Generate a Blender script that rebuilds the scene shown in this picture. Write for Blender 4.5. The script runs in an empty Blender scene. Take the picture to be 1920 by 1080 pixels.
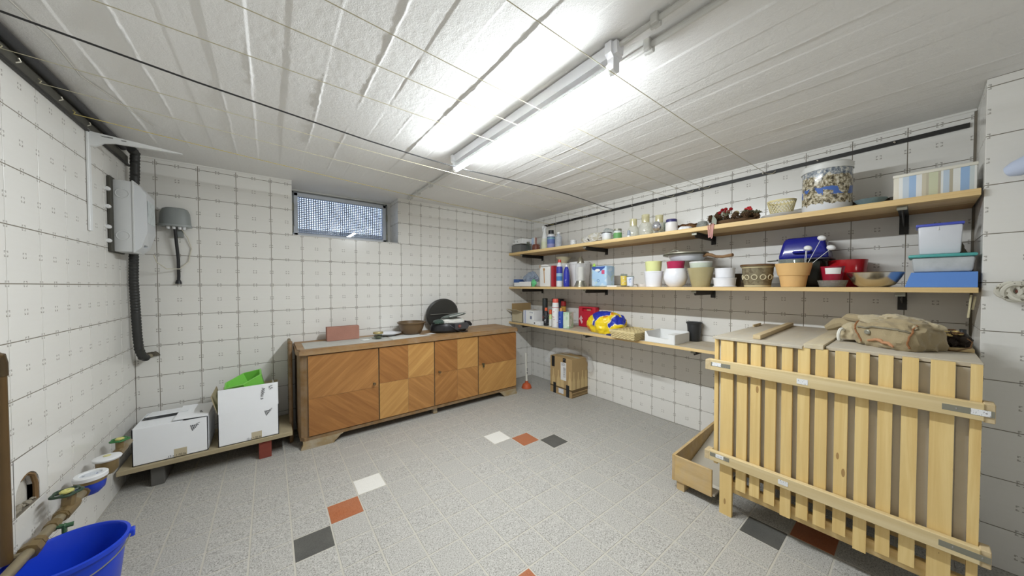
import bpy, bmesh, math, random
from mathutils import Vector, Matrix, noise
random.seed(7)
SC = bpy.context.scene
COL = SC.collection
PI = math.pi

# ------------------------------------------------------------ camera
CAM_H = 1.1596
cam_d = bpy.data.cameras.new('camera')
cam_d.sensor_width = 36.0
cam_d.lens = 588.6 * 36.0 / 1920.0
cam_d.shift_y = 7.8 / 1920.0
cam_d.clip_start = 0.02
cam = bpy.data.objects.new('camera', cam_d)
COL.objects.link(cam)
cam.matrix_world = (Matrix.Translation((0, 0, CAM_H)) @ Matrix.Rotation(-0.6566, 4, 'Z')
                    @ Matrix.Rotation(PI / 2 - 0.0197, 4, 'X') @ Matrix.Rotation(-0.0018, 4, 'Z'))
SC.camera = cam

# ------------------------------------------------------------ daylight outside, exposure
world = bpy.data.worlds.new('daylight')
SC.world = world
world.use_nodes = True
bg = world.node_tree.nodes['Background']
bg.inputs[0].default_value = (0.62, 0.76, 1.0, 1)
bg.inputs[1].default_value = 0.6
SC.view_settings.view_transform = 'Standard'
SC.view_settings.look = 'None'
SC.view_settings.gamma = 1
SC.view_settings.use_curve_mapping = False
SC.view_settings.exposure = 2.6
TUBE_STRENGTH = 45.0

# ------------------------------------------------------------ room measures (metres)
LF, RT, BK = -0.6944, 2.6942, 3.0734      # left, right and far wall
CEIL = 2.005
REAR = -0.75
PIL_Y, PIL_X = -0.158, 2.345              # the pier at the end of the shelves
SZ = 0.170                                # height of the lowest wall-tile joint
PT = 0.2                                  # wall-tile module

# ------------------------------------------------------------ materials
def lin(c):
    out = []
    for v in c[:3]:
        v = v / 255.0
        out.append(v / 12.92 if v <= 0.04045 else ((v + 0.055) / 1.055) ** 2.4)
    return (out[0], out[1], out[2], 1.0)

MATS = {}
class NT:
    def __init__(s, name):
        s.m = bpy.data.materials.new(name); s.m.use_nodes = True
        s.t = s.m.node_tree; s.n = s.t.nodes; s.n.clear()
        s.out = s.n.new('ShaderNodeOutputMaterial')
    def new(s, kind, **kw):
        nd = s.n.new('ShaderNode' + kind)
        for k, v in kw.items(): setattr(nd, k, v)
        return nd
    def link(s, a, b): s.t.links.new(a, b)
    def put(s, sock, v):
        if isinstance(v, bpy.types.NodeSocket): s.link(v, sock)
        else: sock.default_value = v
    def math(s, op, a, b=None, c=None):
        nd = s.new('Math', operation=op)
        s.put(nd.inputs[0], a)
        if b is not None: s.put(nd.inputs[1], b)
        if c is not None: s.put(nd.inputs[2], c)
        return nd.outputs[0]
    def mix(s, f, a, b, mode='MIX'):
        nd = s.new('Mix', data_type='RGBA', blend_type=mode)
        s.put(nd.inputs[0], f); s.put(nd.inputs[6], a); s.put(nd.inputs[7], b)
        return nd.outputs[2]
    def coord(s, scale=(1, 1, 1), rot=(0, 0, 0), loc=(0, 0, 0), src='Object'):
        tc = s.new('TexCoord'); mp = s.new('Mapping')
        mp.inputs['Scale'].default_value = scale; mp.inputs['Rotation'].default_value = rot
        mp.inputs['Location'].default_value = loc
        s.link(tc.outputs[src], mp.inputs[0])
        return mp.outputs[0]
    def xyz(s, vec=None):
        nd = s.new('SeparateXYZ')
        if vec is None: vec = s.new('TexCoord').outputs['Object']
        s.link(vec, nd.inputs[0]); return nd.outputs
    def noise(s, vec, scale, detail=3, rough=0.5, dist=0):
        nd = s.new('TexNoise'); s.link(vec, nd.inputs['Vector'])
        nd.inputs['Scale'].default_value = scale; nd.inputs['Detail'].default_value = detail
        nd.inputs['Roughness'].default_value = rough; nd.inputs['Distortion'].default_value = dist
        return nd.outputs[0]
    def ramp(s, f, stops, interp='LINEAR'):
        nd = s.new('ValToRGB'); r = nd.color_ramp; r.interpolation = interp
        while len(r.elements) < len(stops): r.elements.new(0.5)
        for e, (p, c) in zip(r.elements, stops):
            e.position = p; e.color = c if len(c) == 4 and max(c) <= 1 else lin(c)
        s.put(nd.inputs[0], f); return nd.outputs[0]
    def rnd(s): return s.new('ObjectInfo').outputs['Random']
    def finish(s, col, rough=0.5, metal=0.0, bump=None, bstr=0.2, bdist=0.002, spec=0.5, trans=0.0, coat=0.0, sheen=0.0, emis=None, estr=0.0, ior=1.45):
        b = s.new('BsdfPrincipled')
        s.put(b.inputs['Base Color'], col); s.put(b.inputs['Roughness'], rough)
        s.put(b.inputs['Metallic'], metal); b.inputs['Specular IOR Level'].default_value = spec
        b.inputs['Transmission Weight'].default_value = trans; b.inputs['Coat Weight'].default_value = coat
        b.inputs['Sheen Weight'].default_value = sheen; b.inputs['IOR'].default_value = ior
        if emis is not None:
            b.inputs['Emission Color'].default_value = emis; b.inputs['Emission Strength'].default_value = estr
        if bump is not None:
            bp = s.new('Bump'); bp.inputs['Strength'].default_value = bstr; bp.inputs['Distance'].default_value = bdist
            s.link(bump, bp.inputs['Height']); s.link(bp.outputs[0], b.inputs['Normal'])
        s.link(b.outputs[0], s.out.inputs[0]); s.b = b
        return s.m

def mat(name, col, rough=0.5, metal=0.0, var=0.05, vs=9.0, bstr=0.0, bs=80.0, spec=0.5, coat=0.0, sheen=0.0):
    """plain procedural surface: a tone with soft mottling, optional fine relief"""
    if name in MATS: return MATS[name]
    t = NT(name); v = t.coord()
    n = t.noise(v, vs, 4)
    f = t.math('MULTIPLY_ADD', n, 2 * var, 1 - var)
    g = t.new('CombineXYZ')
    for i in range(3): t.link(f, g.inputs[i])
    c = t.mix(1.0, lin(col), g.outputs[0], 'MULTIPLY')
    bump = t.noise(v, bs, 3) if bstr else None
    MATS[name] = t.finish(c, rough, metal, bump, bstr, 0.003, spec, coat=coat, sheen=sheen)
    return MATS[name]

def wood(name, c1, c2, axis='Y', across=26.0, along=1.6, rough=0.55, rot=(0, 0, 0), knots=0.0, dust=0.0):
    if name in MATS: return MATS[name]
    t = NT(name)
    sc = [across, across, across]; sc['XYZ'.index(axis)] = along
    tc = t.new('TexCoord')
    oi = t.new('ObjectInfo')
    vr = t.new('VectorRotate', rotation_type='EULER_XYZ'); t.link(tc.outputs['Object'], vr.inputs[0])
    vr.inputs['Rotation'].default_value = rot
    ad = t.new('VectorMath', operation='ADD'); t.link(vr.outputs[0], ad.inputs[0])
    cb = t.new('CombineXYZ')
    r5 = t.math('MULTIPLY', oi.outputs['Random'], 7.0)
    for i in range(3): t.link(r5, cb.inputs[i])
    t.link(cb.outputs[0], ad.inputs[1])
    mp = t.new('Mapping'); mp.inputs['Scale'].default_value = sc; t.link(ad.outputs[0], mp.inputs[0])
    n = t.noise(mp.outputs[0], 1.0, 6, 0.62, 0.8)
    col = t.ramp(n, [(0.28, c2), (0.5, tuple((a + b) / 2 for a, b in zip(c1, c2))), (0.68, c1)])
    n2 = t.noise(ad.outputs[0], 3.0, 2)
    col = t.mix(t.math('MULTIPLY', n2, 0.35), col, lin(c2))
    if knots:
        vo = t.new('TexVoronoi'); vo.inputs['Scale'].default_value = 1.0
        s2 = [16, 16, 16]; s2['XYZ'.index(axis)] = 5.0
        m2 = t.new('Mapping'); m2.inputs['Scale'].default_value = s2; t.link(ad.outputs[0], m2.inputs[0])
        t.link(m2.outputs[0], vo.inputs['Vector'])
        k = t.math('MULTIPLY', t.math('LESS_THAN', vo.outputs['Distance'], 0.085), knots)
        col = t.mix(k, col, lin((140, 96, 52)))
    if dust:
        n3 = t.noise(ad.outputs[0], 14.0, 5, 0.6)
        col = t.mix(t.math('MULTIPLY', t.ramp(n3, [(0.35, (0, 0, 0, 1)), (0.7, (1, 1, 1, 1))]), dust), col, lin((186, 180, 168)))
    MATS[name] = t.finish(col, rough, 0, n, 0.12, 0.002)
    return MATS[name]

def stripes(name, stops, axis='Z', lo=0.0, hi=1.0, rough=0.45, interp='CONSTANT', var=0.0):
    """printed bands along one object axis; stops = [(0..1, colour)]"""
    if name in MATS: return MATS[name]
    t = NT(name); x = t.xyz()['XYZ'.index(axis)]
    f = t.math('DIVIDE', t.math('SUBTRACT', x, lo), hi - lo)
    col = t.ramp(f, stops, interp)
    if var:
        n = t.noise(t.coord(), 60, 3)
        col = t.mix(t.math('MULTIPLY', n, var), col, lin((90, 90, 90)))
    MATS[name] = t.finish(col, rough)
    return MATS[name]

def printed(name, base, cols, scale=40.0, thr=0.55, rough=0.45, stretch=(1, 1, 1)):
    """patchy print in several colours on a base tone (labels, pictures)"""
    if name in MATS: return MATS[name]
    t = NT(name); col = lin(base)
    for i, (c, th) in enumerate(cols):
        n = t.noise(t.coord(stretch, loc=(i * 3.1, i * 1.7, i * 2.3)), scale, 3, 0.55)
        m = t.math('GREATER_THAN', n, th)
        col = t.mix(m, col, lin(c))
    MATS[name] = t.finish(col, rough)
    return MATS[name]

def glass(name, tint=(235, 240, 238), rough=0.02, gloss=1.0, milky=0.0):
    if name in MATS: return MATS[name]
    t = NT(name)
    lw = t.new('LayerWeight'); lw.inputs[0].default_value = 0.5
    fr = t.math('MULTIPLY_ADD', t.math('POWER', lw.outputs['Facing'], 5.0), 0.96, 0.04)
    tr = t.new('BsdfTransparent'); tr.inputs[0].default_value = lin(tint)
    gl = t.new('BsdfGlossy'); gl.inputs['Roughness'].default_value = rough
    mx = t.new('MixShader'); t.put(mx.inputs[0], t.math('MINIMUM', t.math('MULTIPLY', fr, gloss), 1.0))
    t.link(tr.outputs[0], mx.inputs[1]); t.link(gl.outputs[0], mx.inputs[2])
    last = mx.outputs[0]
    if milky:
        df = t.new('BsdfDiffuse'); df.inputs[0].default_value = lin(tint)
        m2 = t.new('MixShader')
        n = t.noise(t.coord(), 30, 3)
        t.put(m2.inputs[0], t.math('MULTIPLY_ADD', n, milky * 0.6, milky * 0.7))
        t.link(last, m2.inputs[1]); t.link(df.outputs[0], m2.inputs[2]); last = m2.outputs[0]
    t.link(last, t.out.inputs[0])
    MATS[name] = t.m
    return t.m

def make_tile_mat():
    t = NT('glazed_tile'); o = t.xyz()
    def fold(x):
        w = t.math('WRAP', x, 0.05, -0.05); return t.math('ABSOLUTE', w)
    a, b = fold(o[0]), fold(o[1])
    mx, mn = t.math('MAXIMUM', a, b), t.math('MINIMUM', a, b)
    ring = t.math('MULTIPLY', t.math('GREATER_THAN', mx, 0.0068), t.math('LESS_THAN', mx, 0.0108))
    mark = t.math('MULTIPLY', ring, t.math('GREATER_THAN', mn, 0.0030))
    n = t.noise(t.coord((1, 1, 1)), 45, 3)
    mark = t.math('MULTIPLY', mark, t.math('MULTIPLY_ADD', n, 0.7, 0.25))
    base = t.mix(t.rnd(), lin((234, 232, 227)), lin((228, 226, 221)))
    st = t.noise(t.coord((3, 60, 3)), 1.0, 4)
    base = t.mix(t.math('MULTIPLY', st, 0.28), base, lin((218, 212, 200)))
    col = t.mix(t.math('MULTIPLY', mark, 0.95), base, lin((112, 104, 90)))
    return t.finish(col, 0.22, 0, n, 0.05, 0.001, spec=0.35)
TILE = make_tile_mat()
GROUT = mat('wall_grout', (128, 120, 106), 0.9, var=0.12, vs=20, bstr=0.3, bs=200)
TILE_EDGE = mat('tile_recess_plaster', (205, 200, 190), 0.9, bstr=0.5, bs=60)

def make_floor_mat(name, c, spk=0.8):
    t = NT(name)
    v = t.coord()
    ad = t.new('VectorMath', operation='ADD'); t.link(v, ad.inputs[0])
    cb = t.new('CombineXYZ'); r = t.math('MULTIPLY', t.rnd(), 9.0)
    for i in range(3): t.link(r, cb.inputs[i])
    t.link(cb.outputs[0], ad.inputs[1])
    n = t.noise(ad.outputs[0], 210, 2, 0.6)
    d = tuple(max(0, x - 62 * spk) for x in c); l = tuple(min(255, x + 34 * spk) for x in c)
    col = t.ramp(n, [(0.36, d), (0.46, c), (0.56, c), (0.66, l)])
    n2 = t.noise(ad.outputs[0], 8, 4)
    col = t.mix(t.math('MULTIPLY', n2, 0.16), col, lin((196, 190, 176)))
    return t.finish(col, 0.55, 0, n, 0.06, 0.001, spec=0.3)
FLOOR_T = make_floor_mat('speckled_floor_tile', (172, 169, 163))
FLOOR_W = make_floor_mat('white_floor_tile', (224, 221, 214), 0.12)
FLOOR_O = make_floor_mat('terracotta_floor_tile', (163, 92, 52), 0.25)
FLOOR_B = make_floor_mat('black_floor_tile', (70, 70, 68), 0.18)
FLOOR_G = mat('floor_grout', (186, 181, 169), 0.9, var=0.1, vs=14, bstr=0.2, bs=150)

def make_ceiling_mat():
    t = NT('whitewashed_concrete'); v = t.coord()
    n = t.noise(v, 95, 5, 0.75); n2 = t.noise(v, 260, 3, 0.6)
    vo = t.new('TexVoronoi'); vo.inputs['Scale'].default_value = 42; t.link(v, vo.inputs['Vector'])
    pit = t.math('SUBTRACT', 1.0, t.math('LESS_THAN', vo.outputs['Distance'], t.math('MULTIPLY', t.math('GREATER_THAN', t.noise(v, 9, 2), 0.56), 0.14)))
    h = t.math('ADD', t.math('MULTIPLY', n, 1.0), t.math('ADD', t.math('MULTIPLY', n2, 0.35), t.math('MULTIPLY', pit, 1.1)))
    n3 = t.noise(v, 2.2, 3)
    col = t.mix(t.math('MULTIPLY', n3, 0.5), lin((244, 243, 241)), lin((237, 235, 231)))
    return t.finish(col, 0.8, 0, h, 0.55, 0.004, spec=0.2)
CEIL_M = make_ceiling_mat()

PINE = wood('pine', (240, 214, 152), (218, 184, 118), 'Z', 30, 1.4, 0.55, knots=0.7)
PINE_Y = wood('pine_along', (226, 202, 150), (200, 168, 108), 'Y', 34, 1.2, 0.6, knots=0.6)
PINE_X = wood('pine_across', (214, 194, 156), (190, 168, 128), 'X', 34, 1.2, 0.65)
SHELF = wood('shelf_pine', (234, 208, 156), (208, 172, 112), 'Y', 30, 1.1, 0.55, knots=0.5)
SHELF_DUST = wood('shelf_dusty', (205, 192, 168), (178, 164, 138), 'Y', 22, 1.5, 0.75, dust=0.9)
DUSTY = mat('dusty_fibreboard', (204, 197, 182), 0.85, var=0.12, vs=6, bstr=0.15, bs=120)
BLACK_METAL = mat('black_metal', (48, 47, 45), 0.45, 0.2, var=0.12)
GREY_METAL = mat('grey_metal', (140, 138, 124), 0.4, 0.3, var=0.1)
CHROME = mat('chrome', (205, 205, 205), 0.12, 1.0, var=0.04)
WHITE_PLASTIC = mat('white_plastic', (228, 228, 228), 0.35, var=0.02)
WHITE_GLAZE = mat('white_glaze', (232, 232, 236), 0.18, var=0.02, coat=0.3)
PAPER = mat('white_paper', (230, 230, 228), 0.8, var=0.04)
CARD = mat('brown_cardboard', (176, 148, 104), 0.85, var=0.07, vs=14, bstr=0.1)
BLACK = mat('black_plastic', (38, 38, 40), 0.4, var=0.1)
CLEAR = glass('clear_glass')
BAGFILM = glass('clear_film', (232, 236, 236), 0.12, 1.2, 0.16)
MILKY = glass('milky_plastic', (222, 226, 228), 0.25, 0.6, 0.6)

# ------------------------------------------------------------ mesh helpers
class MB:
    def __init__(s): s.bm = bmesh.new()
    def _add(s, verts, M):
        if M is not None: bmesh.ops.transform(s.bm, matrix=M, verts=verts)
        return s
    def box(s, x0, x1, y0, y1, z0, z1, bev=0.0, seg=1, M=None, taper=None):
        r = bmesh.ops.create_cube(s.bm, size=1.0); vs = r['verts']
        for v in vs:
            fx, fy, fz = v.co.x + 0.5, v.co.y + 0.5, v.co.z + 0.5
            v.co = Vector((x0 + (x1 - x0) * fx, y0 + (y1 - y0) * fy, z0 + (z1 - z0) * fz))
            if taper and fz < 0.5:
                cx, cy = (x0 + x1) / 2, (y0 + y1) / 2
                v.co.x = cx + (v.co.x - cx) * taper; v.co.y = cy + (v.co.y - cy) * taper
        if bev > 0:
            es = list({e for v in vs for e in v.link_edges})
            rr = bmesh.ops.bevel(s.bm, geom=vs + es, offset=bev, segments=seg, affect='EDGES', profile=0.5)
            vs = list({v for f in rr['faces'] for v in f.verts} | {v for v in vs if v.is_valid})
            # all verts of this island
            seen = set(); st = [vs[0]]
            while st:
                v = st.pop()
                if v in seen: continue
                seen.add(v)
                for e in v.link_edges: st.append(e.other_vert(v))
            vs = list(seen)
        return s._add(vs, M)
    def lathe(s, prof, seg=28, M=None, a0=0.0, a1=None, sx=1.0, sy=1.0, c=(0, 0, 0)):
        full = a1 is None
        n = seg if full else seg + 1
        rings = []; allv = []
        for r, z in prof:
            if r < 1e-6:
                v = s.bm.verts.new((c[0], c[1], c[2] + z)); rings.append([v]); allv.append(v)
            else:
                ring = []
                for i in range(n):
                    a = a0 + (2 * PI * i / seg if full else (a1 - a0) * i / seg)
                    v = s.bm.verts.new((c[0] + r * sx * math.cos(a), c[1] + r * sy * math.sin(a), c[2] + z)); ring.append(v)
                rings.append(ring); allv += ring
        for A, B in zip(rings[:-1], rings[1:]):
            m = n if full else n - 1
            for i in range(m):
                j = (i + 1) % n
                if len(A) == 1 and len(B) == 1: continue
                if len(A) == 1: s.bm.faces.new((A[0], B[j], B[i]))
                elif len(B) == 1: s.bm.faces.new((A[i], A[j], B[0]))
                else: s.bm.faces.new((A[i], A[j], B[j], B[i]))
        return s._add(allv, M)
    def tube(s, pts, r, seg=8, closed=False, cap=True, M=None):
        pts = [Vector(p) for p in pts]; n = len(pts); rings = []; allv = []
        up = None
        for i, p in enumerate(pts):
            if closed: d = pts[(i + 1) % n] - pts[i - 1]
            else: d = pts[min(i + 1, n - 1)] - pts[max(i - 1, 0)]
            d = d.normalized() if d.length > 1e-9 else Vector((0, 0, 1))
            if up is None:
                up = Vector((0, 0, 1)) if abs(d.z) < 0.9 else Vector((1, 0, 0))
            a = d.cross(up).normalized(); b = a.cross(d).normalized(); up = b
            rr = r[i] if isinstance(r, (list, tuple)) else r
            ring = [s.bm.verts.new(p + a * (rr * math.cos(2 * PI * k / seg)) + b * (rr * math.sin(2 * PI * k / seg))) for k in range(seg)]
            rings.append(ring); allv += ring
        m = n if closed else n - 1
        for i in range(m):
            A, B = rings[i], rings[(i + 1) % n]
            for k in range(seg):
                l = (k + 1) % seg
                s.bm.faces.new((A[k], A[l], B[l], B[k]))
        if cap and not closed:
            s.bm.faces.new(rings[0][::-1]); s.bm.faces.new(rings[-1])
        return s._add(allv, M)
    def prism(s, poly, a, b, axis='Y', M=None):
        """closed 2-D outline extruded from a to b along an axis"""
        def P(u, v, w):
            return {'X': (w, u, v), 'Y': (u, w, v), 'Z': (u, v, w)}[axis]
        A = [s.bm.verts.new(P(u, v, a)) for u, v in poly]; B = [s.bm.verts.new(P(u, v, b)) for u, v in poly]
        n = len(poly)
        s.bm.faces.new(A); s.bm.faces.new(B[::-1])
        for i in range(n):
            j = (i + 1) % n; s.bm.faces.new((A[j], A[i], B[i], B[j]))
        return s._add(A + B, M)
    def sphere(s, c, r, sc=(1, 1, 1), sub=2, M=None):
        k = bmesh.ops.create_icosphere(s.bm, subdivisions=sub, radius=r)
        for v in k['verts']: v.co = Vector((c[0] + v.co.x * sc[0], c[1] + v.co.y * sc[1], c[2] + v.co.z * sc[2]))
        return s._add(k['verts'], M)
    def blob(s, rx, ry, rz, seed=0, amp=0.15, freq=6.0, sub=4, c=(0, 0, 0), fine=0.05, flat=0.0, M=None, sq=1.0):
        """crumpled cloth or film heap resting on z=0"""
        k = bmesh.ops.create_icosphere(s.bm, subdivisions=sub, radius=1.0)
        off = Vector((seed * 3.7, seed * 1.9, seed * 5.3))
        for v in k['verts']:
            p = v.co.copy()
            if sq != 1.0:
                p = Vector([math.copysign(abs(t) ** sq, t) for t in p])
            q = Vector((p.x * rx, p.y * ry, p.z * rz)) * freq + off
            n = noise.noise(q); w = abs(noise.noise(q * 2.3 + off)); f = noise.noise(q * 6.0)
            p *= 1 + amp * n - amp * 0.9 * w + fine * f
            z = p.z * rz
            if z < -flat * rz: z = -flat * rz
            v.co = Vector((c[0] + p.x * rx, c[1] + p.y * ry, c[2] + z + flat * rz))
        return s._add(k['verts'], M)
    def build(s, name, material, parent=None, loc=None, rz=0.0, smooth=35.0, normals=True):
        bm = s.bm
        if normals: bmesh.ops.recalc_face_normals(bm, faces=bm.faces)
        lim = math.radians(smooth)
        for f in bm.faces: f.smooth = smooth > 0
        for e in bm.edges:
            if len(e.link_faces) == 2 and e.calc_face_angle(0) > lim: e.smooth = False
        me = bpy.data.meshes.new(name); bm.to_mesh(me); bm.free()
        me.materials.append(material)
        o = bpy.data.objects.new(name, me); COL.objects.link(o)
        if parent is not None: o.parent = parent
        if loc is not None: o.location = loc
        if rz: o.rotation_euler = (0, 0, rz)
        return o

def cut(o, *boxes):
    """real openings: subtract boxes (in the object's own coordinates) from its mesh"""
    mb = MB()
    for b in boxes: mb.box(*b)
    me = bpy.data.meshes.new('cutter'); bmesh.ops.recalc_face_normals(mb.bm, faces=mb.bm.faces); mb.bm.to_mesh(me); mb.bm.free()
    c = bpy.data.objects.new('cutter', me); COL.objects.link(c); c.parent = o.parent; c.matrix_basis = o.matrix_basis.copy()
    md = o.modifiers.new('cut', 'BOOLEAN'); md.operation = 'DIFFERENCE'; md.solver = 'EXACT'; md.object = c
    bpy.context.view_layer.update()
    new = bpy.data.meshes.new_from_object(o.evaluated_get(bpy.context.evaluated_depsgraph_get()))
    o.modifiers.clear(); o.data = new
    bpy.data.objects.remove(c)
    return o
def lay_on(pts, target, off=0.0, n=6):
    """a path pressed onto the surface of a mesh that shares its coordinates"""
    pts = [Vector(p) for p in pts]; out = []
    for i in range(len(pts) - 1):
        for k in range(n): out.append(pts[i].lerp(pts[i + 1], k / n))
    out.append(pts[-1]); res = []
    for p in out:
        ok, q, nrm, _ = target.closest_point_on_mesh(p)
        res.append(q + nrm * off)
    return res

def tag(o, label, cat, group=None):
    o['label'] = label; o['category'] = cat
    if group: o['group'] = group
    return o
def thing(name, label, cat, loc=(0, 0, 0), rz=0.0, group=None):
    o = bpy.data.objects.new(name, None); COL.objects.link(o)
    o.location = loc; o.rotation_euler = (0, 0, rz); o.empty_display_size = 0.05
    return tag(o, label, cat, group)
def struct(o):
    o['kind'] = 'structure'; return o
def RX(a): return Matrix.Rotation(a, 4, 'X')
def RY(a): return Matrix.Rotation(a, 4, 'Y')
def RZ(a): return Matrix.Rotation(a, 4, 'Z')
def TR(x, y, z): return Matrix.Translation((x, y, z))

def lettering(body, size, material, parent, M, name='lettering'):
    cu = bpy.data.curves.new(name, 'FONT'); cu.body = body; cu.size = size; cu.extrude = 0.0003
    cu.resolution_u = 2
    tmp = bpy.data.objects.new('tmp', cu); COL.objects.link(tmp)
    bpy.context.view_layer.update()
    me = bpy.data.meshes.new_from_object(tmp.evaluated_get(bpy.context.evaluated_depsgraph_get()))
    bpy.data.objects.remove(tmp); bpy.data.curves.remove(cu)
    me.name = name; me.materials.clear(); me.materials.append(material)
    o = bpy.data.objects.new(name, me); COL.objects.link(o); o.parent = parent
    o.matrix_local = M
    return o
# frames for lettering: text plane facing -Y (towards the camera from the far wall) or -X (from the shelf wall)
FACE_MY = RX(PI / 2)
FACE_MX = RZ(-PI / 2) @ RX(PI / 2)
INK = mat('print_ink', (62, 62, 64), 0.7)

# ============================================================ SETTING
TMESH = {}
def tile_mesh(a, b, c, d, material, th=0.006, ch=0.0007):
    key = (round(a, 4), round(b, 4), round(c, 4), round(d, 4), material.name)
    if key in TMESH: return TMESH[key]
    v = [(a, c, -th), (b, c, -th), (b, d, -th), (a, d, -th), (a, c, -ch), (b, c, -ch), (b, d, -ch), (a, d, -ch),
         (a + ch, c + ch, 0), (b - ch, c + ch, 0), (b - ch, d - ch, 0), (a + ch, d - ch, 0)]
    f = [(8, 9, 10, 11)]
    for i in range(4):
        j = (i + 1) % 4
        f.append((i, j, 4 + j, 4 + i)); f.append((4 + i, 4 + j, 8 + j, 8 + i))
    me = bpy.data.meshes.new('tile'); me.from_pydata(v, [], f); me.materials.append(material); me.update()
    TMESH[key] = me
    return me
def put_tile(parent, O, U, V, cu, cv, a, b, c, d, material, name='tile'):
    o = bpy.data.objects.new(name, tile_mesh(a, b, c, d, material)); COL.objects.link(o)
    N = U.cross(V); P = O + U * cu + V * cv
    M = Matrix.Identity(4)
    for i in range(3):
        M[i][0] = U[i]; M[i][1] = V[i]; M[i][2] = N[i]; M[i][3] = P[i]
    o.parent = parent; o.matrix_basis = M
    return o
def tile_rect(parent, O, U, V, u0, u1, v0, v1, us, vs, skip=None, material=None, g=0.0032, module=PT):
    """tiles of the grid (us + i*module, vs + j*module) cut to the rectangle u0..u1, v0..v1"""
    material = material or TILE
    i0 = math.floor((u0 - us) / module + 1e-6); i1 = math.ceil((u1 - us) / module - 1e-6)
    j0 = math.floor((v0 - vs) / module + 1e-6); j1 = math.ceil((v1 - vs) / module - 1e-6)
    for i in range(i0, i1):
        for j in range(j0, j1):
            a, b = us + i * module, us + (i + 1) * module; c, d = vs + j * module, vs + (j + 1) * module
            cu, cv = (a + b) / 2, (c + d) / 2
            A, B, Cc, D = max(a, u0), min(b, u1), max(c, v0), min(d, v1)
            if B - A < 0.012 or D - Cc < 0.012: continue
            if skip and skip((A + B) / 2, (Cc + D) / 2): continue
            h = g / 2
            put_tile(parent, O, U, V, cu, cv, A - cu + h, B - cu - h, Cc - cv + h, D - cv - h, material)
X_, Y_, Z_ = Vector((1, 0, 0)), Vector((0, 1, 0)), Vector((0, 0, 1))
GD = 0.0016   # joints lie this far behind the tile faces

# far wall with the window opening
WX0, WX1, WZ0 = 0.148, 0.984, 1.576
NICHE = 3.365
mb = MB()
mb.box(LF - 0.3, WX0 - GD, BK + GD, NICHE + 0.1, 0, CEIL + 0.02)
mb.box(WX1 + GD, RT + 0.3, BK + GD, NICHE + 0.1, 0, CEIL + 0.02)
mb.box(WX0, WX1, BK + GD, NICHE + 0.1, 0, WZ0 - GD)
wall_back = struct(mb.build('wall_back', GROUT, smooth=0))
XB = -0.58846
O = Vector((0, BK, 0))
tile_rect(wall_back, O, X_, Z_, LF, RT, 0, 1.57, XB, SZ)
tile_rect(wall_back, O, X_, Z_, LF, WX0, 1.57, CEIL, XB, SZ)
tile_rect(wall_back, O, X_, Z_, WX1, 1.0968, 1.57, CEIL, 0.8968, SZ)
tile_rect(wall_back, O, X_, Z_, 1.0968, RT, 1.57, CEIL, XB, SZ)
# reveals of the window niche
tile_rect(wall_back, Vector((WX1, 0, 0)), -Y_, Z_, -NICHE, -BK, 1.576, CEIL, -BK - 0.2, 1.57)
tile_rect(wall_back, Vector((WX0, 0, 0)), Y_, Z_, BK, NICHE, 1.576, CEIL, BK, 1.57)
tile_rect(wall_back, Vector((0, 0, WZ0)), X_, Y_, WX0, WX1, BK, NICHE, XB, BK)

# left wall, with a broken-out place low down near the pipe
HY0, HY1, HZ0, HZ1 = 1.862, 2.004, 0.372, 0.505
mb = MB()
T = 0.25
mb.box(LF - T, LF - GD, REAR - 0.2, HY0, 0, CEIL + 0.02)
mb.box(LF - T, LF - GD, HY1, BK + 0.3, 0, CEIL + 0.02)
mb.box(LF - T, LF - GD, HY0, HY1, 0, HZ0)
mb.box(LF - T, LF - GD, HY0, HY1, HZ1, CEIL + 0.02)
wall_left = struct(mb.build('wall_left', GROUT, smooth=0))
YL = 2.65742
tile_rect(wall_left, Vector((LF, 0, 0)), Y_, Z_, REAR, BK, 0, CEIL, YL, SZ,
          skip=lambda u, v: 1.86 < u < 2.05 and 0.37 < v < 0.57)
# the tile with an arched hole, built round the hole
hc = ((HY0 + HY1) / 2); arch = [(HY0, HZ0)]
for i in range(13):
    a = PI - PI * i / 12
    arch.append((hc + (HY1 - HY0) / 2 * math.cos(a), 0.428 + 0.068 * math.sin(a)))
arch.append((HY1, HZ0))
mb = MB()
top = [(2.0558, 0.3716), (2.0558, 0.5684), (1.859, 0.5684), (1.859, 0.3716)]
outer = []
n = len(arch)
for i, (y, z) in enumerate(arch):
    q = (min(max(hc + (y - hc) * 2.2, 1.859), 2.0558), 0.5684 if 0 < i < n - 1 and z > 0.43 else z)
    if y == HY0: q = (1.859, z if z < 0.43 else 0.5684)
    if y == HY1: q = (2.0558, z if z < 0.43 else 0.5684)
    outer.append(q)
for x in (0.0,):
    A = [mb.bm.verts.new((LF, y, z)) for y, z in arch]; B = [mb.bm.verts.new((LF, y, z)) for y, z in outer]
    Cc = [mb.bm.verts.new((LF - 0.03, y, z)) for y, z in arch]
    for i in range(n - 1):
        mb.bm.faces.new((A[i], A[i + 1], B[i + 1], B[i])); mb.bm.faces.new((A[i + 1], A[i], Cc[i], Cc[i + 1]))
broken = mb.build('tile', mat('broken_tile', (231, 229, 224), 0.3, var=0.06), wall_left, smooth=0)
mb = MB(); mb.box(LF - T, LF - 0.028, HY0 - 0.002, HY1 + 0.002, HZ0 - 0.002, HZ1 + 0.002)
mb.build('plaster_patch', TILE_EDGE, wall_left, smooth=0)
mb = MB()
for k in range(22):
    y = HY0 + 0.008 + random.random() * 0.125; r = 0.004 + random.random() * 0.007
    mb.sphere((LF - 0.018 + random.random() * 0.012, y, HZ0 + r * 0.6 + random.random() * 0.012), r, (1, 1.3, 0.8), 1)
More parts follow.
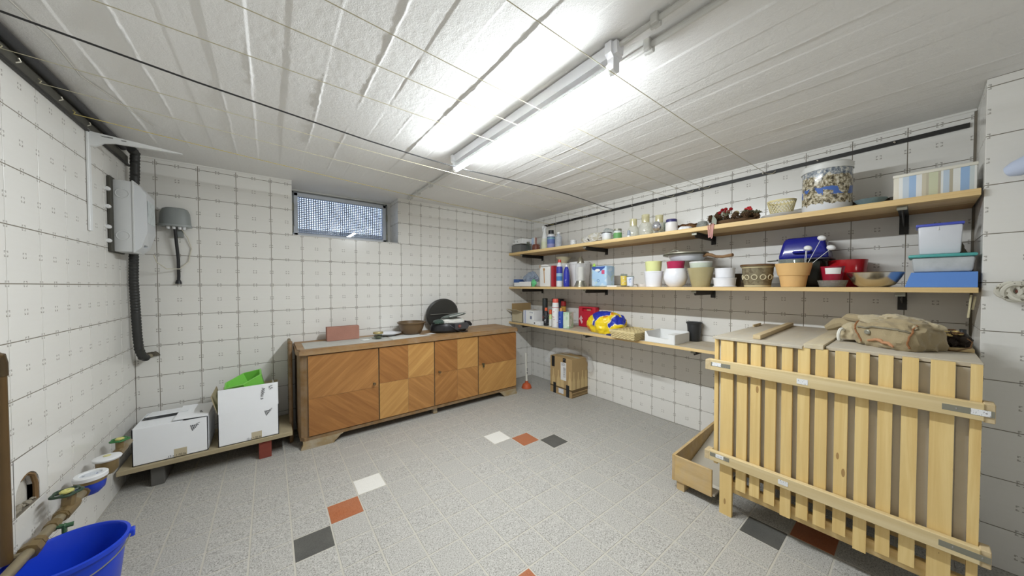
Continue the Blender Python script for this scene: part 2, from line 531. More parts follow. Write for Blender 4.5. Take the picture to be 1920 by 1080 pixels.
rub = mb.build('rubble', mat('mortar_rubble', (150, 142, 126), 0.95, bstr=0.4), wall_left); rub['kind'] = 'stuff'
mb = MB(); mb.tube([(LF - 0.008, HY1 - 0.003, HZ0), (LF - 0.008, HY1 - 0.003, 0.43), (LF - 0.008, HY1 - 0.02, 0.47), (LF - 0.008, hc + 0.01, 0.492), (LF - 0.008, hc - 0.03, 0.482)], 0.0065, 6)
mb.build('broken_edge', mat('raw_brick_edge', (128, 100, 66), 0.95, bstr=0.5), wall_left)

# right wall behind the shelves and the pier beside it
mb = MB()
mb.box(RT + GD, RT + 0.25, PIL_Y - 0.01, BK + 0.3, 0, CEIL + 0.02)
wall_right = struct(mb.build('wall_right', GROUT, smooth=0))
YR = 2.84848
tile_rect(wall_right, Vector((RT, 0, 0)), -Y_, Z_, -BK, -PIL_Y, 0, CEIL, -YR, SZ)
mb = MB()
mb.box(PIL_X + GD, RT + 0.25, REAR - 0.2, PIL_Y - GD, 0, CEIL + 0.02)
wall_pier = struct(mb.build('wall_pier', GROUT, smooth=0))
tile_rect(wall_pier, Vector((0, PIL_Y, 0)), -X_, Z_, -RT, -PIL_X, 0, CEIL, -PIL_X - 0.2, SZ)
tile_rect(wall_pier, Vector((PIL_X, 0, 0)), -Y_, Z_, -PIL_Y, -PIL_Y + 0.59, 0, CEIL, -PIL_Y, SZ)
# rear wall, behind the camera
mb = MB(); mb.box(LF - 0.3, RT + 0.3, REAR - 0.15, REAR, 0, CEIL + 0.02)
wall_rear = struct(mb.build('wall_rear', mat('rear_paint', (236, 235, 232), 0.7, var=0.03), smooth=0))

# floor: 15 cm speckled tiles, a few of them white, terracotta or black
FX, FY, FM = 0.3715, 1.884, 0.1528
mb = MB(); mb.box(LF - 0.3, RT + 0.3, REAR - 0.2, BK + 0.3, -0.12, -0.0015)
floor = struct(mb.build('floor', FLOOR_G, smooth=0))
SPECIAL = {(0, 0): FLOOR_W, (-1, -1): FLOOR_O, (-2, -2): FLOOR_B, (6, 0): FLOOR_W, (7, -1): FLOOR_O, (8, -2): FLOOR_B,
           (9, -10): FLOOR_B, (10, -11): FLOOR_O, (2, -7): FLOOR_O}
cells = []
for i in range(-8, 17):
    for j in range(-23, 9):
        a, b = FX + i * FM, FX + (i + 1) * FM; c, d = FY + j * FM, FY + (j + 1) * FM
        A, B, Cc, D = max(a, LF), min(b, RT), max(c, REAR), min(d, BK)
        if B - A < 0.012 or D - Cc < 0.012: continue
        cx, cy = (A + B) / 2, (Cc + D) / 2
        depth = cx * math.sin(0.6566) + cy * math.cos(0.6566)
        side = abs(cx * math.cos(0.6566) - cy * math.sin(0.6566))
        seen = depth > 1.16 and side < depth * 1.75
        covered = (1.95 < cx and -0.1 < cy < 0.6) or (0.3 < cx < 2.0 and cy > 2.85)
        cells.append((0 if (i, j) in SPECIAL else (1 if seen and not covered else 2), depth, i, j, a, b, c, d, A, B, Cc, D))
cells.sort()
h = 0.0035
rest = bmesh.new()
for k, (s, dep, i, j, a, b, c, d, A, B, Cc, D) in enumerate(cells):
    m = SPECIAL.get((i, j), FLOOR_T)
    cu, cv = (a + b) / 2, (c + d) / 2
    if k < 298:
        put_tile(floor, Vector((0, 0, 0)), X_, Y_, cu, cv, A - cu + h, B - cu - h, Cc - cv + h, D - cv - h, m)
    else:
        a1, b1, c1, d1 = A + h, B - h, Cc + h, D - h
        lo = [rest.verts.new(p) for p in ((a1, c1, -0.004), (b1, c1, -0.004), (b1, d1, -0.004), (a1, d1, -0.004))]
        hi = [rest.verts.new(p) for p in ((a1, c1, 0), (b1, c1, 0), (b1, d1, 0), (a1, d1, 0))]
        rest.faces.new(hi)
        for q in range(4): rest.faces.new((lo[q], lo[(q + 1) % 4], hi[(q + 1) % 4], hi[q]))
me = bpy.data.meshes.new('tile_field'); rest.to_mesh(me); rest.free(); me.materials.append(FLOOR_T)
tf = bpy.data.objects.new('tile_field', me); COL.objects.link(tf); tf.parent = floor; tf['kind'] = 'stuff'

# ceiling: board-marked concrete, whitewashed; the boards ran away from the camera
edges = [LF - 0.1, -0.52, -0.375, -0.265, -0.157, -0.05, 0.062, 0.187, 0.34, 0.455, 0.57, 0.70, 0.82]
x = 0.93
rr = random.Random(3)
while x < RT + 0.2:
    edges.append(x); x += 0.07 + rr.random() * 0.055
lev = [rr.uniform(-1, 1) * (0.0026 if e < 0.8 else 0.0015) for e in edges]
ridge = [rr.uniform(0.3, 1.0) * (0.0075 if e < 0.8 else 0.0032) for e in edges]
xs = []
x = LF - 0.1
while x < RT + 0.1:
    xs.append(x); x += 0.0042
ys = []
y = REAR - 0.1
while y < NICHE + 0.08:
    ys.append(y); y += 0.0105 if y > -0.15 else 0.06
import bisect
verts = []
for y in ys:
    damp = 1.0 if y < 2.55 else max(0.12, 1.0 - (y - 2.55) / 0.25)
    for x in xs:
        k = bisect.bisect_right(edges, x) - 1
        w = 0.010 * noise.noise(Vector((k * 7.1, y * 2.2, 0)))
        zz = 0.0
        k = max(0, min(k, len(edges) - 1))
        l0 = lev[k] + 0.002 * noise.noise(Vector((k * 3.3, y * 1.5, 5)))
        zz += l0
        for e in (k, k + 1):
            if 0 < e < len(edges):
                wob = 0.006 * noise.noise(Vector((e * 5.7, y * 3.0, 2.0))) + 0.0045 * noise.noise(Vector((e * 2.7, y * 24.0, 2.0)))
                dd = (x - edges[e] - wob)
                brk = max(0.0, min(1.0, 0.50 + 2.2 * noise.noise(Vector((e * 9.1, y * 2.6, 8.0)))))
                jag = 0.7 + 1.0 * noise.noise(Vector((x * 60, y * 38.0, e)))
                zz -= ridge[e] * brk * jag * math.exp(-(dd / 0.0034) ** 2) * (1 if e % 3 else -0.7)
        zz += 0.0007 * noise.noise(Vector((x * 9, y * 3, 1))) + 0.0004 * noise.noise(Vector((x * 50, y * 30, 3)))
        if -0.1 < x < 0.75 and 0.9 < y < 1.6: zz += 0.0007 * noise.noise(Vector((x * 45, y * 40, 9)))
        verts.append((x, y, CEIL + zz * damp))
nx = len(xs)
faces = [(j * nx + i, (j + 1) * nx + i, (j + 1) * nx + i + 1, j * nx + i + 1) for j in range(len(ys) - 1) for i in range(nx - 1)]
me = bpy.data.meshes.new('ceiling'); me.from_pydata(verts, [], faces); me.materials.append(CEIL_M)
for p in me.polygons: p.use_smooth = True
ceiling = bpy.data.objects.new('ceiling', me); COL.objects.link(ceiling); struct(ceiling)
mb = MB(); mb.box(LF - 0.3, RT + 0.3, REAR - 0.2, NICHE + 0.12, CEIL + 0.03, CEIL + 0.2)
mb.build('slab', CEIL_M, ceiling, smooth=0)
# thin plaster line where ceiling and tiles meet
for nm, bx in (('trim_1', (LF, WX0, BK - 0.004, BK + 0.006, CEIL - 0.010, CEIL + 0.004)), ('trim_2', (WX1, RT, BK - 0.004, BK + 0.006, CEIL - 0.010, CEIL + 0.004)),
               ('trim_3', (RT - 0.004, RT + 0.006, PIL_Y, BK, CEIL - 0.010, CEIL + 0.004))):
    mb = MB(); mb.box(*bx, bev=0.002); struct(mb.build(nm, mat('plaster_line', (230, 228, 222), 0.8)))

# window: grey metal frame, pane, perforated sheet outside, light well
FRAME = mat('window_frame_grey', (196, 200, 206), 0.4, 0.1, var=0.05)
FRAME_D = mat('window_frame_dark', (150, 152, 150), 0.5, 0.2, var=0.1)
window = thing('window_1', '', 'window', (0, 0, 0)); del window['label']; del window['category']; struct(window)
f0, f1, z0, z1 = 0.156, 0.958, 1.580, 1.990
yy = NICHE - 0.03
mb = MB()
for bx in ((f0, f1, z0, z0 + 0.020), (f0, f1, z1 - 0.016, z1), (f0, f0 + 0.018, z0, z1), (f1 - 0.018, f1, z0, z1)):
    mb.box(bx[0], bx[1], yy, yy + 0.05, bx[2], bx[3], bev=0.003)
mb.build('outer_frame', FRAME_D, window)
s0, s1, t0, t1 = f0 + 0.015, f1 - 0.015, z0 + 0.016, z1 - 0.013
mb = MB()
for bx in ((s0, s1, t0, t0 + 0.032), (s0, s1, t1 - 0.032, t1), (s0, s0 + 0.032, t0, t1), (s1 - 0.032, s1, t0, t1)):
    mb.box(bx[0], bx[1], yy - 0.018, yy + 0.03, bx[2], bx[3], bev=0.004)
mb.build('sash', FRAME, window)
mb = MB(); mb.box(s0 + 0.03, s1 - 0.03, yy + 0.008, yy + 0.012, t0 + 0.03, t1 - 0.03); mb.build('pane', glass('window_pane', (240, 244, 250), 0.01, 1.6), window)
mb = MB()
px0, px1, pz0, pz1 = s0 + 0.026, s1 - 0.026, t0 + 0.026, t1 - 0.026
nxh, nzh = 40, 20
bw = (px1 - px0) / nxh * 0.46
for i in range(nxh + 1):
    xx = px0 + (px1 - px0) * i / nxh; mb.box(xx - bw / 2, xx + bw / 2, yy + 0.040, yy + 0.042, pz0, pz1)
for i in range(nzh + 1):
    z_ = pz0 + (pz1 - pz0) * i / nzh; mb.box(px0, px1, yy + 0.0405, yy + 0.0415, z_ - bw / 2, z_ + bw / 2)
ps = mb.build('perforated_sheet', mat('perforated_sheet_metal', (152, 154, 160), 0.5, 0.1), window, smooth=0)
for xx in (f0 + 0.010, f1 - 0.008):
    for z_ in (1.66, 1.85):
        mb = MB(); mb.box(xx - 0.008, xx + 0.008, yy - 0.018, yy + 0.002, z_ - 0.03, z_ + 0.03, bev=0.003)
        mb.tube([(xx, yy - 0.012, z_ - 0.035), (xx, yy - 0.012, z_ + 0.035)], 0.006, 8); mb.build('hinge', GREY_METAL, window)
mb = MB(); mb.box(f0 + 0.005, f0 + 0.02, yy - 0.03, yy - 0.012, 1.60, 1.625, bev=0.003)
mb.box(f0 + 0.012, f0 + 0.018, yy - 0.03, yy - 0.022, 1.60, 1.68, bev=0.001); mb.build('catch', FRAME, window)
mb = MB(); mb.box(f1, WX1 + 0.002, yy - 0.01, yy + 0.06, WZ0, CEIL, bev=0.002); mb.box(WX0, f1, yy - 0.01, yy + 0.06, z1, CEIL + 0.01, bev=0.002)
mb.build('mortar_surround', mat('surround_paint', (206, 206, 202), 0.8), window)
# masonry light well outside the window
mb = MB()
mb.box(-0.3, 1.5, NICHE + 0.55, NICHE + 0.75, 0.9, 1.76)
mb.box(-0.3, 1.5, NICHE + 0.1, NICHE + 0.75, 0.85, 0.9)
lw = struct(mb.build('wall_outside', mat('light_well_render', (186, 186, 182), 0.9), smooth=0))

# ============================================================ LAMP AND CEILING RUNS
LX = 0.965
LAMP_W = mat('lamp_enamel', (246, 247, 250), 0.35, var=0.02)
t = NT('tube_glow'); em = t.new('Emission'); em.inputs[0].default_value = (0.90, 0.96, 1.0, 1); em.inputs[1].default_value = TUBE_STRENGTH
t.link(em.outputs[0], t.out.inputs[0]); TUBE_M = t.m
L0, L1 = -0.585, 0.585
def tube_lamp(label, y):
    lamp = thing('tube_lamp', label, 'lamp', (LX, y, 0))
    mb = MB(); mb.prism([(-0.022, 1.998), (0.022, 1.998), (0.017, 1.958), (-0.017, 1.958)], L0 - 0.03, L1 + 0.03, 'Y')
    mb.build('batten', LAMP_W, lamp)
    for s in (-1, 1):
        yb = (L0 - 0.015) if s < 0 else (L1 - 0.010)
        mb = MB()
        mb.prism([(-0.032, 2.0), (0.034, 2.0), (0.034, 1.962), (0.017, 1.945), (0.017, 1.910), (0.0, 1.897), (-0.017, 1.910), (-0.017, 1.95), (-0.032, 1.962)], yb, yb + 0.025, 'Y')
        mb.build('lampholder', LAMP_W, lamp)
    # only the lower wall glows; opaque upper shield added to dim nearby ceiling
    half = math.radians(76); q = 20
    for nm, a0, a1, m in (('tube', -PI / 2 - half, -PI / 2 + half, TUBE_M), ('added_tube_shield', -PI / 2 + half, 1.5 * PI - half, LAMP_W)):
        mb = MB(); A = []; B = []
        for i in range(q + 1):
            a = a0 + (a1 - a0) * i / q
            A.append(mb.bm.verts.new((0.0205 * math.cos(a), L0 + 0.01, 1.922 + 0.0205 * math.sin(a)))); B.append(mb.bm.verts.new((0.0205 * math.cos(a), L1 - 0.008, 1.922 + 0.0205 * math.sin(a))))
        for i in range(q): mb.bm.faces.new((A[i], A[i + 1], B[i + 1], B[i]))
        mb.build(nm, m, lamp, normals=False)
tube_lamp('lit fluorescent tube lamp on the concrete ceiling in front of the window', 1.255)

CONDUIT = mat('painted_conduit', (214, 213, 208), 0.5, var=0.04)
def clip(parent, x, y, r):
    mb = MB(); mb.box(x - r - 0.008, x + r + 0.008, y - 0.012, y + 0.012, CEIL - 2 * r - 0.013, CEIL + 0.006, bev=0.003)
    mb.box(x - 0.005, x + 0.005, y - 0.016, y + 0.016, CEIL - 2 * r - 0.019, CEIL - 2 * r - 0.009, bev=0.002)
    return mb.build('clip', CONDUIT, parent)
for xx, ya, yb, r, cl, lab in ((LX + 0.002, REAR + 0.05, 0.655, 0.009, (0.515, -0.4), 'white painted ceiling conduit running straight into the lamp end'),
                               (1.050, REAR + 0.05, 2.97, 0.011, (0.583, -0.35, 2.45, 2.72, 2.90), 'long white painted ceiling conduit passing beside the lamp to the window')):
    c = thing('ceiling_conduit', lab, 'conduit', (xx, ya, CEIL))
    mb = MB(); mb.tube([(0, 0, -r - 0.006), (0, yb - ya, -r - 0.006)], r, 10)
    mb.build('pipe', CONDUIT, c)
    for q in cl:
        k = clip(c, xx, q, r); k.location = (-xx, -ya, -CEIL)

CORD_Y = mat('yellow_cord', (196, 178, 108), 0.7)
CORD_W = mat('pale_cord', (188, 180, 152), 0.7)
CORD_B = mat('black_cord', (40, 40, 40), 0.6)
def sag(p, q, s, n=14):
    p, q = Vector(p), Vector(q)
    return [p.lerp(q, i / n) - Vector((0, 0, s * 4 * (i / n) * (1 - i / n))) for i in range(n + 1)]
xl, xr = LF + 0.018, RT - 0.016
cords = [((xl, 0.672, 1.925), (xr, 0.640, 1.915), 'pale', 'clothesline crossing below the end of the tube lamp nearest the conduit clips'),
         ((xl, 0.93, 1.925), (xr, 1.03, 1.915), 'pale', 'clothesline crossing under the middle of the tube lamp'),
         ((xl, 1.11, 1.925), (xr, 1.15, 1.912), 'pale', 'thin clothesline crossing under the tube lamp just past its middle'),
         ((xl, 1.345, 1.925), (xr, 1.30, 1.910), 'pale', 'faint clothesline crossing under the window half of the tube lamp'),
         ((xl, 1.81, 1.925), (xr, 1.90, 1.908), 'pale', 'pale clothesline passing just beyond the window end of the lamp'),
         ((xl, 2.03, 1.925), (xr, 2.22, 1.902), 'pale', 'pale clothesline one along from the yellow line by the window'),
         ((xl, 2.29, 1.922), (xr, 2.70, 1.894), 'yellow', 'yellow clothesline tied beside the white bracket and passing before the window')]
for p, q, kind, lab in cords:
    mb = MB(); mb.tube([v - Vector(p) for v in sag(p, q, 0.026)], 0.0018 if kind == 'yellow' else 0.0014, 5)
    # a knot and tail at the rail
    mb.tube([(0, 0, 0), (0.002, 0.008, 0.012), (-0.006, 0.010, 0.02)], 0.0018, 5)
    mb.tube([Vector(q) - Vector(p), Vector(q) - Vector(p) + Vector((-0.004, -0.03, -0.006)), Vector(q) - Vector(p) + Vector((-0.004, -0.045, 0.006))], 0.0018, 5)
    o = mb.build('clothesline', CORD_Y if kind == 'yellow' else CORD_W, loc=p); tag(o, lab, 'cord', 'clotheslines under the ceiling')
p = Vector((xl, 1.545, 1.925))
pts = [p.copy(), Vector((-0.2, 1.62, 1.905)), Vector((0.4, 1.703, 1.892)), Vector((0.7, 1.732, 1.889)), Vector((1.0, 1.745, 1.888)), Vector((1.3, 1.745, 1.896)), Vector((1.6, 1.725, 1.895)), Vector((1.9, 1.72, 1.888)), Vector((2.2, 1.76, 1.892)), Vector((2.45, 1.80, 1.894)), Vector((xr, 1.83, 1.905))]
mb = MB(); mb.tube([v - p for v in pts], 0.0031, 6)
tag(mb.build('washing_line', CORD_B, loc=p), 'black line stretched across under the ceiling, slack at its shelf end', 'cord')
# thin wire stuck on the ceiling by the left wall
pts = [(-0.60, 1.55, CEIL - 0.008), (-0.575, 1.8, CEIL - 0.009), (-0.585, 2.05, CEIL - 0.008), (-0.54, 2.2, CEIL - 0.008), (-0.50, 2.34, CEIL - 0.008), (-0.47, 2.45, CEIL - 0.008)]
mb = MB(); mb.tube([Vector(v) - Vector(pts[0]) for v in pts], 0.0022, 5)
tag(mb.build('ceiling_wire', mat('painted_wire', (190, 186, 176), 0.6), loc=pts[0]), 'thin painted wire wandering over the ceiling beside the black rail', 'wire')

# rails the lines are tied to
rail = thing('line_rail', 'long thin black metal rail high on the tiled wall above the shelves', 'rail', (RT, PIL_Y, 1.90))
mb = MB()
pa, pb = (0, 0.02, 0.032), (0, 2.985, -0.008)
for a, b in ((pa, pb),):
    mb.prism([(-0.012, -0.010), (-0.001, -0.010), (-0.001, 0.012), (-0.012, 0.012)], 0.0, 1.0, 'Y')
    for v in mb.bm.verts:
        f = v.co.y; v.co = Vector((v.co.x, a[1] + (b[1] - a[1]) * f, v.co.z + a[2] + (b[2] - a[2]) * f))
mb.build('bar', BLACK_METAL, rail)
for q in (0.25, 0.55, 0.82, 1.22, 1.55, 1.80, 2.05, 2.32, 2.55, 2.78, 2.92):
    f = (q - 0.02) / 2.965; z_ = 0.032 - 0.040 * f
    mb = MB(); mb.tube([(-0.012, q, z_), (-0.020, q, z_), (-0.021, q + 0.005, z_ + 0.004)], 0.0034, 6); mb.build('eyelet', mat('pale_eyelet', (196, 190, 176), 0.4, 0.5), rail)
chan = thing('wall_channel', 'black cable channel running along the top of the left tiled wall', 'channel', (LF, 1.1, 1.9))
CH_L = 1.925
mb = MB(); mb.box(0.0005, 0.008, -2.5, CH_L - 0.02, 0.018, 0.068, bev=0.002)
mb.build('back_strip', mat('dusty_rubber', (78, 76, 68), 0.7, var=0.2, vs=25), chan)
mb = MB(); mb.box(0.0005, 0.013, -2.5, CH_L, 0.008, 0.022, bev=0.003); mb.build('lower_lip', BLACK_METAL, chan)
mb = MB(); mb.tube([(0.022, -2.5, 0.078), (0.022, 1.55, 0.078), (0.022, CH_L - 0.16, 0.078)], 0.018, 12); mb.build('cable', BLACK, chan)
for q in (0.55, 0.82, 1.10, 1.36, 1.50):
    mb = MB(); mb.tube([(0.006, q, 0.035), (0.016, q + 0.006, 0.045), (0.014, q, 0.054)], 0.0024, 5); mb.build('hook', mat('pale_hook', (214, 208, 190), 0.4, 0.3), chan)

# white folding bracket
br = thing('wall_bracket', 'white metal shelf bracket screwed to the left wall, nothing on its arm', 'bracket', (LF, 2.47, 0))
BW = mat('white_bracket', (232, 233, 232), 0.4, var=0.02)
mb = MB(); mb.box(0.0005, 0.010, -0.014, 0.014, 1.432, 1.925, bev=0.002); mb.build('upright', BW, br)
mb = MB(); mb.prism([(0.008, 1.915), (0.030, 1.912), (0.325, 1.884), (0.325, 1.880), (0.09, 1.876), (0.055, 1.868), (0.032, 1.848), (0.010, 1.842)], -0.008, 0.008, 'Y')
arm = mb.build('arm', BW, br)
cut(arm, (0.045, 0.085, -0.02, 0.02, 1.8955, 1.9015), (0.110, 0.128, -0.02, 0.02, 1.8915, 1.8965))

# fuse box with its cable
fb = thing('fuse_box', 'pale grey plastic fuse box mounted on the left wall by the corner', 'fuse box', (LF, 2.72, 1.355))
FBG = mat('fuse_box_grey', (204, 205, 204), 0.4, var=0.02)
mb = MB(); mb.box(0.0005, 0.016, -0.03, 0.165, -0.005, 0.41, bev=0.004); mb.build('back_plate', mat('fuse_back_dark', (70, 68, 60), 0.7), fb)
mb = MB(); mb.box(0.012, 0.086, 0.0, 0.165, 0.0, 0.40, bev=0.008, seg=2); mb.build('body', FBG, fb)
mb = MB(); mb.prism([(0.088, 0.385), (0.112, 0.375), (0.138, 0.335), (0.140, 0.12), (0.115, 0.030), (0.088, 0.0)], 0.002, 0.163, 'Y'); cv_ = mb.build('cover', mat('fuse_cover', (212, 214, 216), 0.3, var=0.02), fb)
cut(cv_, (0.096, 0.15, 0.035, 0.105, 0.032, 0.046))
mb = MB(); mb.box(0.082, 0.092, -0.003, 0.168, -0.004, 0.404, bev=0.003); mb.build('seam_flange', FBG, fb)
mb = MB(); mb.box(0.1402, 0.1412, 0.012, 0.150, 0.17, 0.30); mb.build('window_panel', glass('fuse_window', (206, 212, 212), 0.05, 0.8, 0.9), fb)
for zc in (0.09, 0.325):
    mb = MB(); mb.lathe([(0.022, 0), (0.024, 0.0012), (0.026, 0.0012), (0.028, 0)], 28, M=TR(0.048, -0.001, zc) @ RX(PI / 2)); mb.build('knockout', FBG, fb)
for zc in (0.055, 0.13, 0.24, 0.335):
    mb = MB(); mb.lathe([(0, 0.0), (0.011, 0), (0.011, 0.012), (0.008, 0.016), (0, 0.016)], 14, M=TR(0.006, -0.030, zc) @ RX(PI / 2)); mb.build('cable_gland', WHITE_PLASTIC, fb)
duct = thing('corrugated_duct', 'thick black corrugated cable pipe in the corner, curving into the far wall', 'pipe', (-0.66, 2.97, 0))
pts = []
path = [(0.012, -0.075, 1.985), (0.018, -0.03, 1.975), (0.012, -0.012, 1.93), (0.008, 0.0, 1.85), (0.0, 0.0, 1.70), (-0.004, 0.0, 1.40), (-0.008, 0.0, 1.2), (-0.004, 0.005, 1.0), (0.0, 0.008, 0.85), (0.004, 0.012, 0.77), (0.014, 0.028, 0.715), (0.028, 0.052, 0.700)]
vs = [Vector(v) for v in path]
for i in range(len(vs) - 1):
    m = max(2, int((vs[i + 1] - vs[i]).length / 0.009))
    for k in range(m): pts.append(vs[i].lerp(vs[i + 1], k / m))
pts.append(vs[-1])
mb = MB(); mb.tube(pts, [0.0205 + (0.0018 if k % 2 else -0.0012) for k in range(len(pts))], 14); mb.build('pipe', mat('duct_black', (52, 52, 50), 0.5, var=0.2, vs=40), duct)
mb = MB(); mb.tube([(0.018, 0.040, 0.703), (0.030, 0.075, 0.706), (0.036, 0.096, 0.708)], 0.0135, 12); mb.build('inner_cable', mat('cable_grey', (146, 138, 116), 0.6), duct)
hole = thing('cable_entry', 'rough dark hole in the far wall where the black pipe enters', 'hole', (-0.622, BK, 0.704))
mb = MB(); mb.blob(0.040, 0.014, 0.033, 4, 0.3, 45, 4, c=(0.0, -0.0040, 0.0), fine=0.1); mb.build('mortar', mat('dark_mortar', (96, 90, 78), 0.95, bstr=0.6, bs=90), hole)

jb = thing('junction_box', 'grey plastic junction box on the far wall beside the fuse box', 'junction box', (-0.492, BK, 1.56))
JG = mat('junction_grey', (136, 140, 138), 0.45, var=0.05)
mb = MB(); mb.lathe([(0, 0), (0.074, 0), (0.076, 0.008), (0.070, 0.085), (0.060, 0.112), (0.045, 0.120), (0, 0.122)], 32, sx=1.0, sy=0.62, c=(0, -0.049, 0))
mb.build('housing', JG, jb)
mb = MB(); mb.lathe([(0, -0.004), (0.079, -0.004), (0.080, 0.004), (0.076, 0.012), (0, 0.012)], 32, sx=1.0, sy=0.60, c=(0, -0.0492, 0)); mb.build('rim', mat('junction_rim', (150, 154, 152), 0.4), jb)
mb = MB(); mb.box(-0.012, 0.032, -0.03, -0.001, -0.068, 0.0, bev=0.003); mb.build('back_leg', JG, jb)
for dx in (-0.032, -0.006, 0.022, 0.042):
    mb = MB(); mb.lathe([(0, -0.018), (0.008, -0.018), (0.010, -0.004), (0.010, 0), (0, 0)], 12, c=(dx, -0.062, -0.003)); mb.build('cable_gland', WHITE_PLASTIC, jb)
bc = thing('hanging_cable', 'short black cable hanging down the tiles from the grey junction box', 'cable', (-0.492, BK - 0.062, 1.54))
mb = MB(); mb.tube([(0, 0, 0), (0.002, 0.012, -0.08), (0.006, 0.035, -0.2), (0.004, 0.048, -0.31), (0.002, 0.050, -0.342)], 0.0085, 10); mb.build('cable', BLACK, bc)
mb = MB(); mb.lathe([(0, -0.014), (0.017, -0.014), (0.015, 0.0), (0.010, 0.012), (0, 0.012)], 12, c=(0.002, 0.050, -0.348)); mb.build('end_sleeve', BLACK, bc)
tw = [(-0.56, 2.86, 1.352), (-0.556, 2.9, 1.31), (-0.53, 2.98, 1.275), (-0.48, 3.04, 1.278), (-0.44, 3.062, 1.33), (-0.425, 3.064, 1.42), (-0.44, 3.055, 1.49), (-0.47, 3.03, 1.555)]
mb = MB(); mb.tube([Vector(v) - Vector(tw[0]) for v in tw], 0.003, 6)
tag(mb.build('loose_wire', mat('pale_wire', (206, 200, 182), 0.5), loc=tw[0]), 'thin pale wire looping between fuse box and junction box', 'wire')

# ============================================================ WATER PIPE WITH METERS, BUCKET
BRASS = mat('old_brass', (142, 122, 86), 0.45, 0.55, var=0.15, vs=30)
PIPE = mat('galvanised_pipe', (150, 138, 112), 0.5, 0.4, var=0.15, vs=20)
COPPER = mat('brown_pipe_paint', (98, 76, 46), 0.4, 0.2, var=0.18, vs=12)
wp = thing('water_pipe', 'horizontal water pipe low on the left wall joining valves and meters', 'pipe', (-0.628, 0, 0.305))
mb = MB(); mb.tube([(0, 1.60, 0), (0, 1.72, 0), (0, 1.98, 0), (0, 2.20, 0), (0, 2.655, 0.0)], 0.0145, 12); mb.build('pipe', PIPE, wp)
for y, r, w in ((1.735, 0.025, 0.03), (1.775, 0.021, 0.02), (1.865, 0.019, 0.03), (1.93, 0.020, 0.025), (2.10, 0.021, 0.03), (2.40, 0.020, 0.03)):
    mb = MB(); mb.lathe([(0, 0), (r, 0), (r, w), (0, w)], 8, M=TR(0, y, 0) @ RX(-PI / 2)); mb.build('coupling', BRASS, wp)
mb = MB(); mb.tube([(-0.064, 1.735, 0.0), (-0.02, 1.735, 0.0), (0, 1.735, 0)], 0.009, 8); mb.build('wall_fixing', PIPE, wp)
mb = MB(); mb.tube([(0, 1.87, 0), (0.03, 1.87, -0.008), (0.048, 1.875, -0.010)], 0.008, 8); mb.box(0.024, 0.034, 1.862, 1.878, -0.035, 0.0, bev=0.003); mb.build('drain_cock', mat('green_enamel', (62, 96, 66), 0.4), wp)
def handwheel(parent, y, z, r, colr, mname):
    g = mat(mname, colr, 0.4, var=0.1)
    mb = MB()
    rim = [((r * (1 + 0.10 * math.cos(5 * a))) * math.cos(a), y + (r * (1 + 0.10 * math.cos(5 * a))) * math.sin(a), z) for a in [2 * PI * k / 40 for k in range(40)]]
    mb.tube([(p[0] * 1.0, p[1], p[2]) for p in rim], r * 0.15, 8, closed=True)
    for k in range(5):
        a = 2 * PI * k / 5 + 0.6
        mb.tube([(0, y, z), (r * math.cos(a), y + r * math.sin(a), z)], r * 0.12, 6)
    w = mb.build('handwheel', g, parent)
    mb = MB(); mb.lathe([(0, 0), (r * 0.52, 0), (r * 0.52, 0.005), (r * 0.40, 0.008), (r * 0.16, 0.008), (r * 0.1, 0.005), (0, 0.005)], 24, c=(0, y, z + 0.002))
    mb.build('hub_disc', mat('hub_yellow', (206, 200, 120), 0.5, var=0.2, vs=120), w)
    return w
va = thing('stop_valve', 'stop valve with dark green handwheel beside the blue bucket', 'valve', (-0.628, 1.985, 0.305))
mb = MB(); mb.tube([(0, -0.045, 0), (0, 0.045, 0)], 0.022, 10); mb.tube([(0, 0, 0), (0.006, 0, 0.055)], 0.017, 10); mb.build('body', BRASS, va)
handwheel(va, 0.0, 0.066, 0.034, (54, 74, 58), 'dark_green_enamel')
vb = thing('stop_valve', 'stop valve with bright green handwheel behind the water meters', 'valve', (-0.628, 2.52, 0.31))
mb = MB(); mb.tube([(0, -0.045, 0), (0, 0.045, 0)], 0.020, 10); mb.tube([(0, 0, 0), (0, 0, 0.045)], 0.015, 10); mb.build('body', BRASS, vb)
handwheel(vb, 0.0, 0.056, 0.030, (58, 120, 66), 'bright_green_enamel')
m1 = thing('water_meter', 'water meter with blue body and white ringed dial', 'meter', (-0.618, 2.150, 0.318))
mb = MB(); mb.lathe([(0, -0.042), (0.022, -0.040), (0.038, -0.022), (0.042, 0.0), (0.042, 0.012), (0, 0.012)], 28); mb.build('body', mat('meter_blue', (34, 62, 176), 0.35, var=0.06), m1)
mb = MB(); mb.lathe([(0.0, 0.012), (0.044, 0.012), (0.045, 0.027), (0, 0.027)], 28); mb.build('collar', BRASS, m1)
mb = MB(); mb.lathe([(0.030, 0.040), (0.032, 0.044), (0.044, 0.044), (0.048, 0.040), (0.048, 0.026), (0.030, 0.026), (0.030, 0.040)], 32); mb.build('dial_ring', WHITE_PLASTIC, m1)
mb = MB(); mb.lathe([(0, 0.038), (0.031, 0.038)], 24); mb.build('dial', printed('meter_dial', (206, 210, 216), [((70, 84, 150), 0.64), ((120, 124, 130), 0.66)], 70), m1)
m2 = thing('water_meter', 'water meter with closed white lid and yellow centre', 'meter', (-0.620, 2.330, 0.318))
mb = MB(); mb.lathe([(0, -0.042), (0.020, -0.040), (0.034, -0.020), (0.036, 0.028), (0, 0.028)], 28); mb.build('body', BRASS, m2)
mb = MB(); mb.lathe([(0, 0.043), (0.032, 0.043), (0.044, 0.039), (0.046, 0.034), (0.042, 0.027), (0, 0.027)], 32); mb.build('lid', WHITE_PLASTIC, m2)
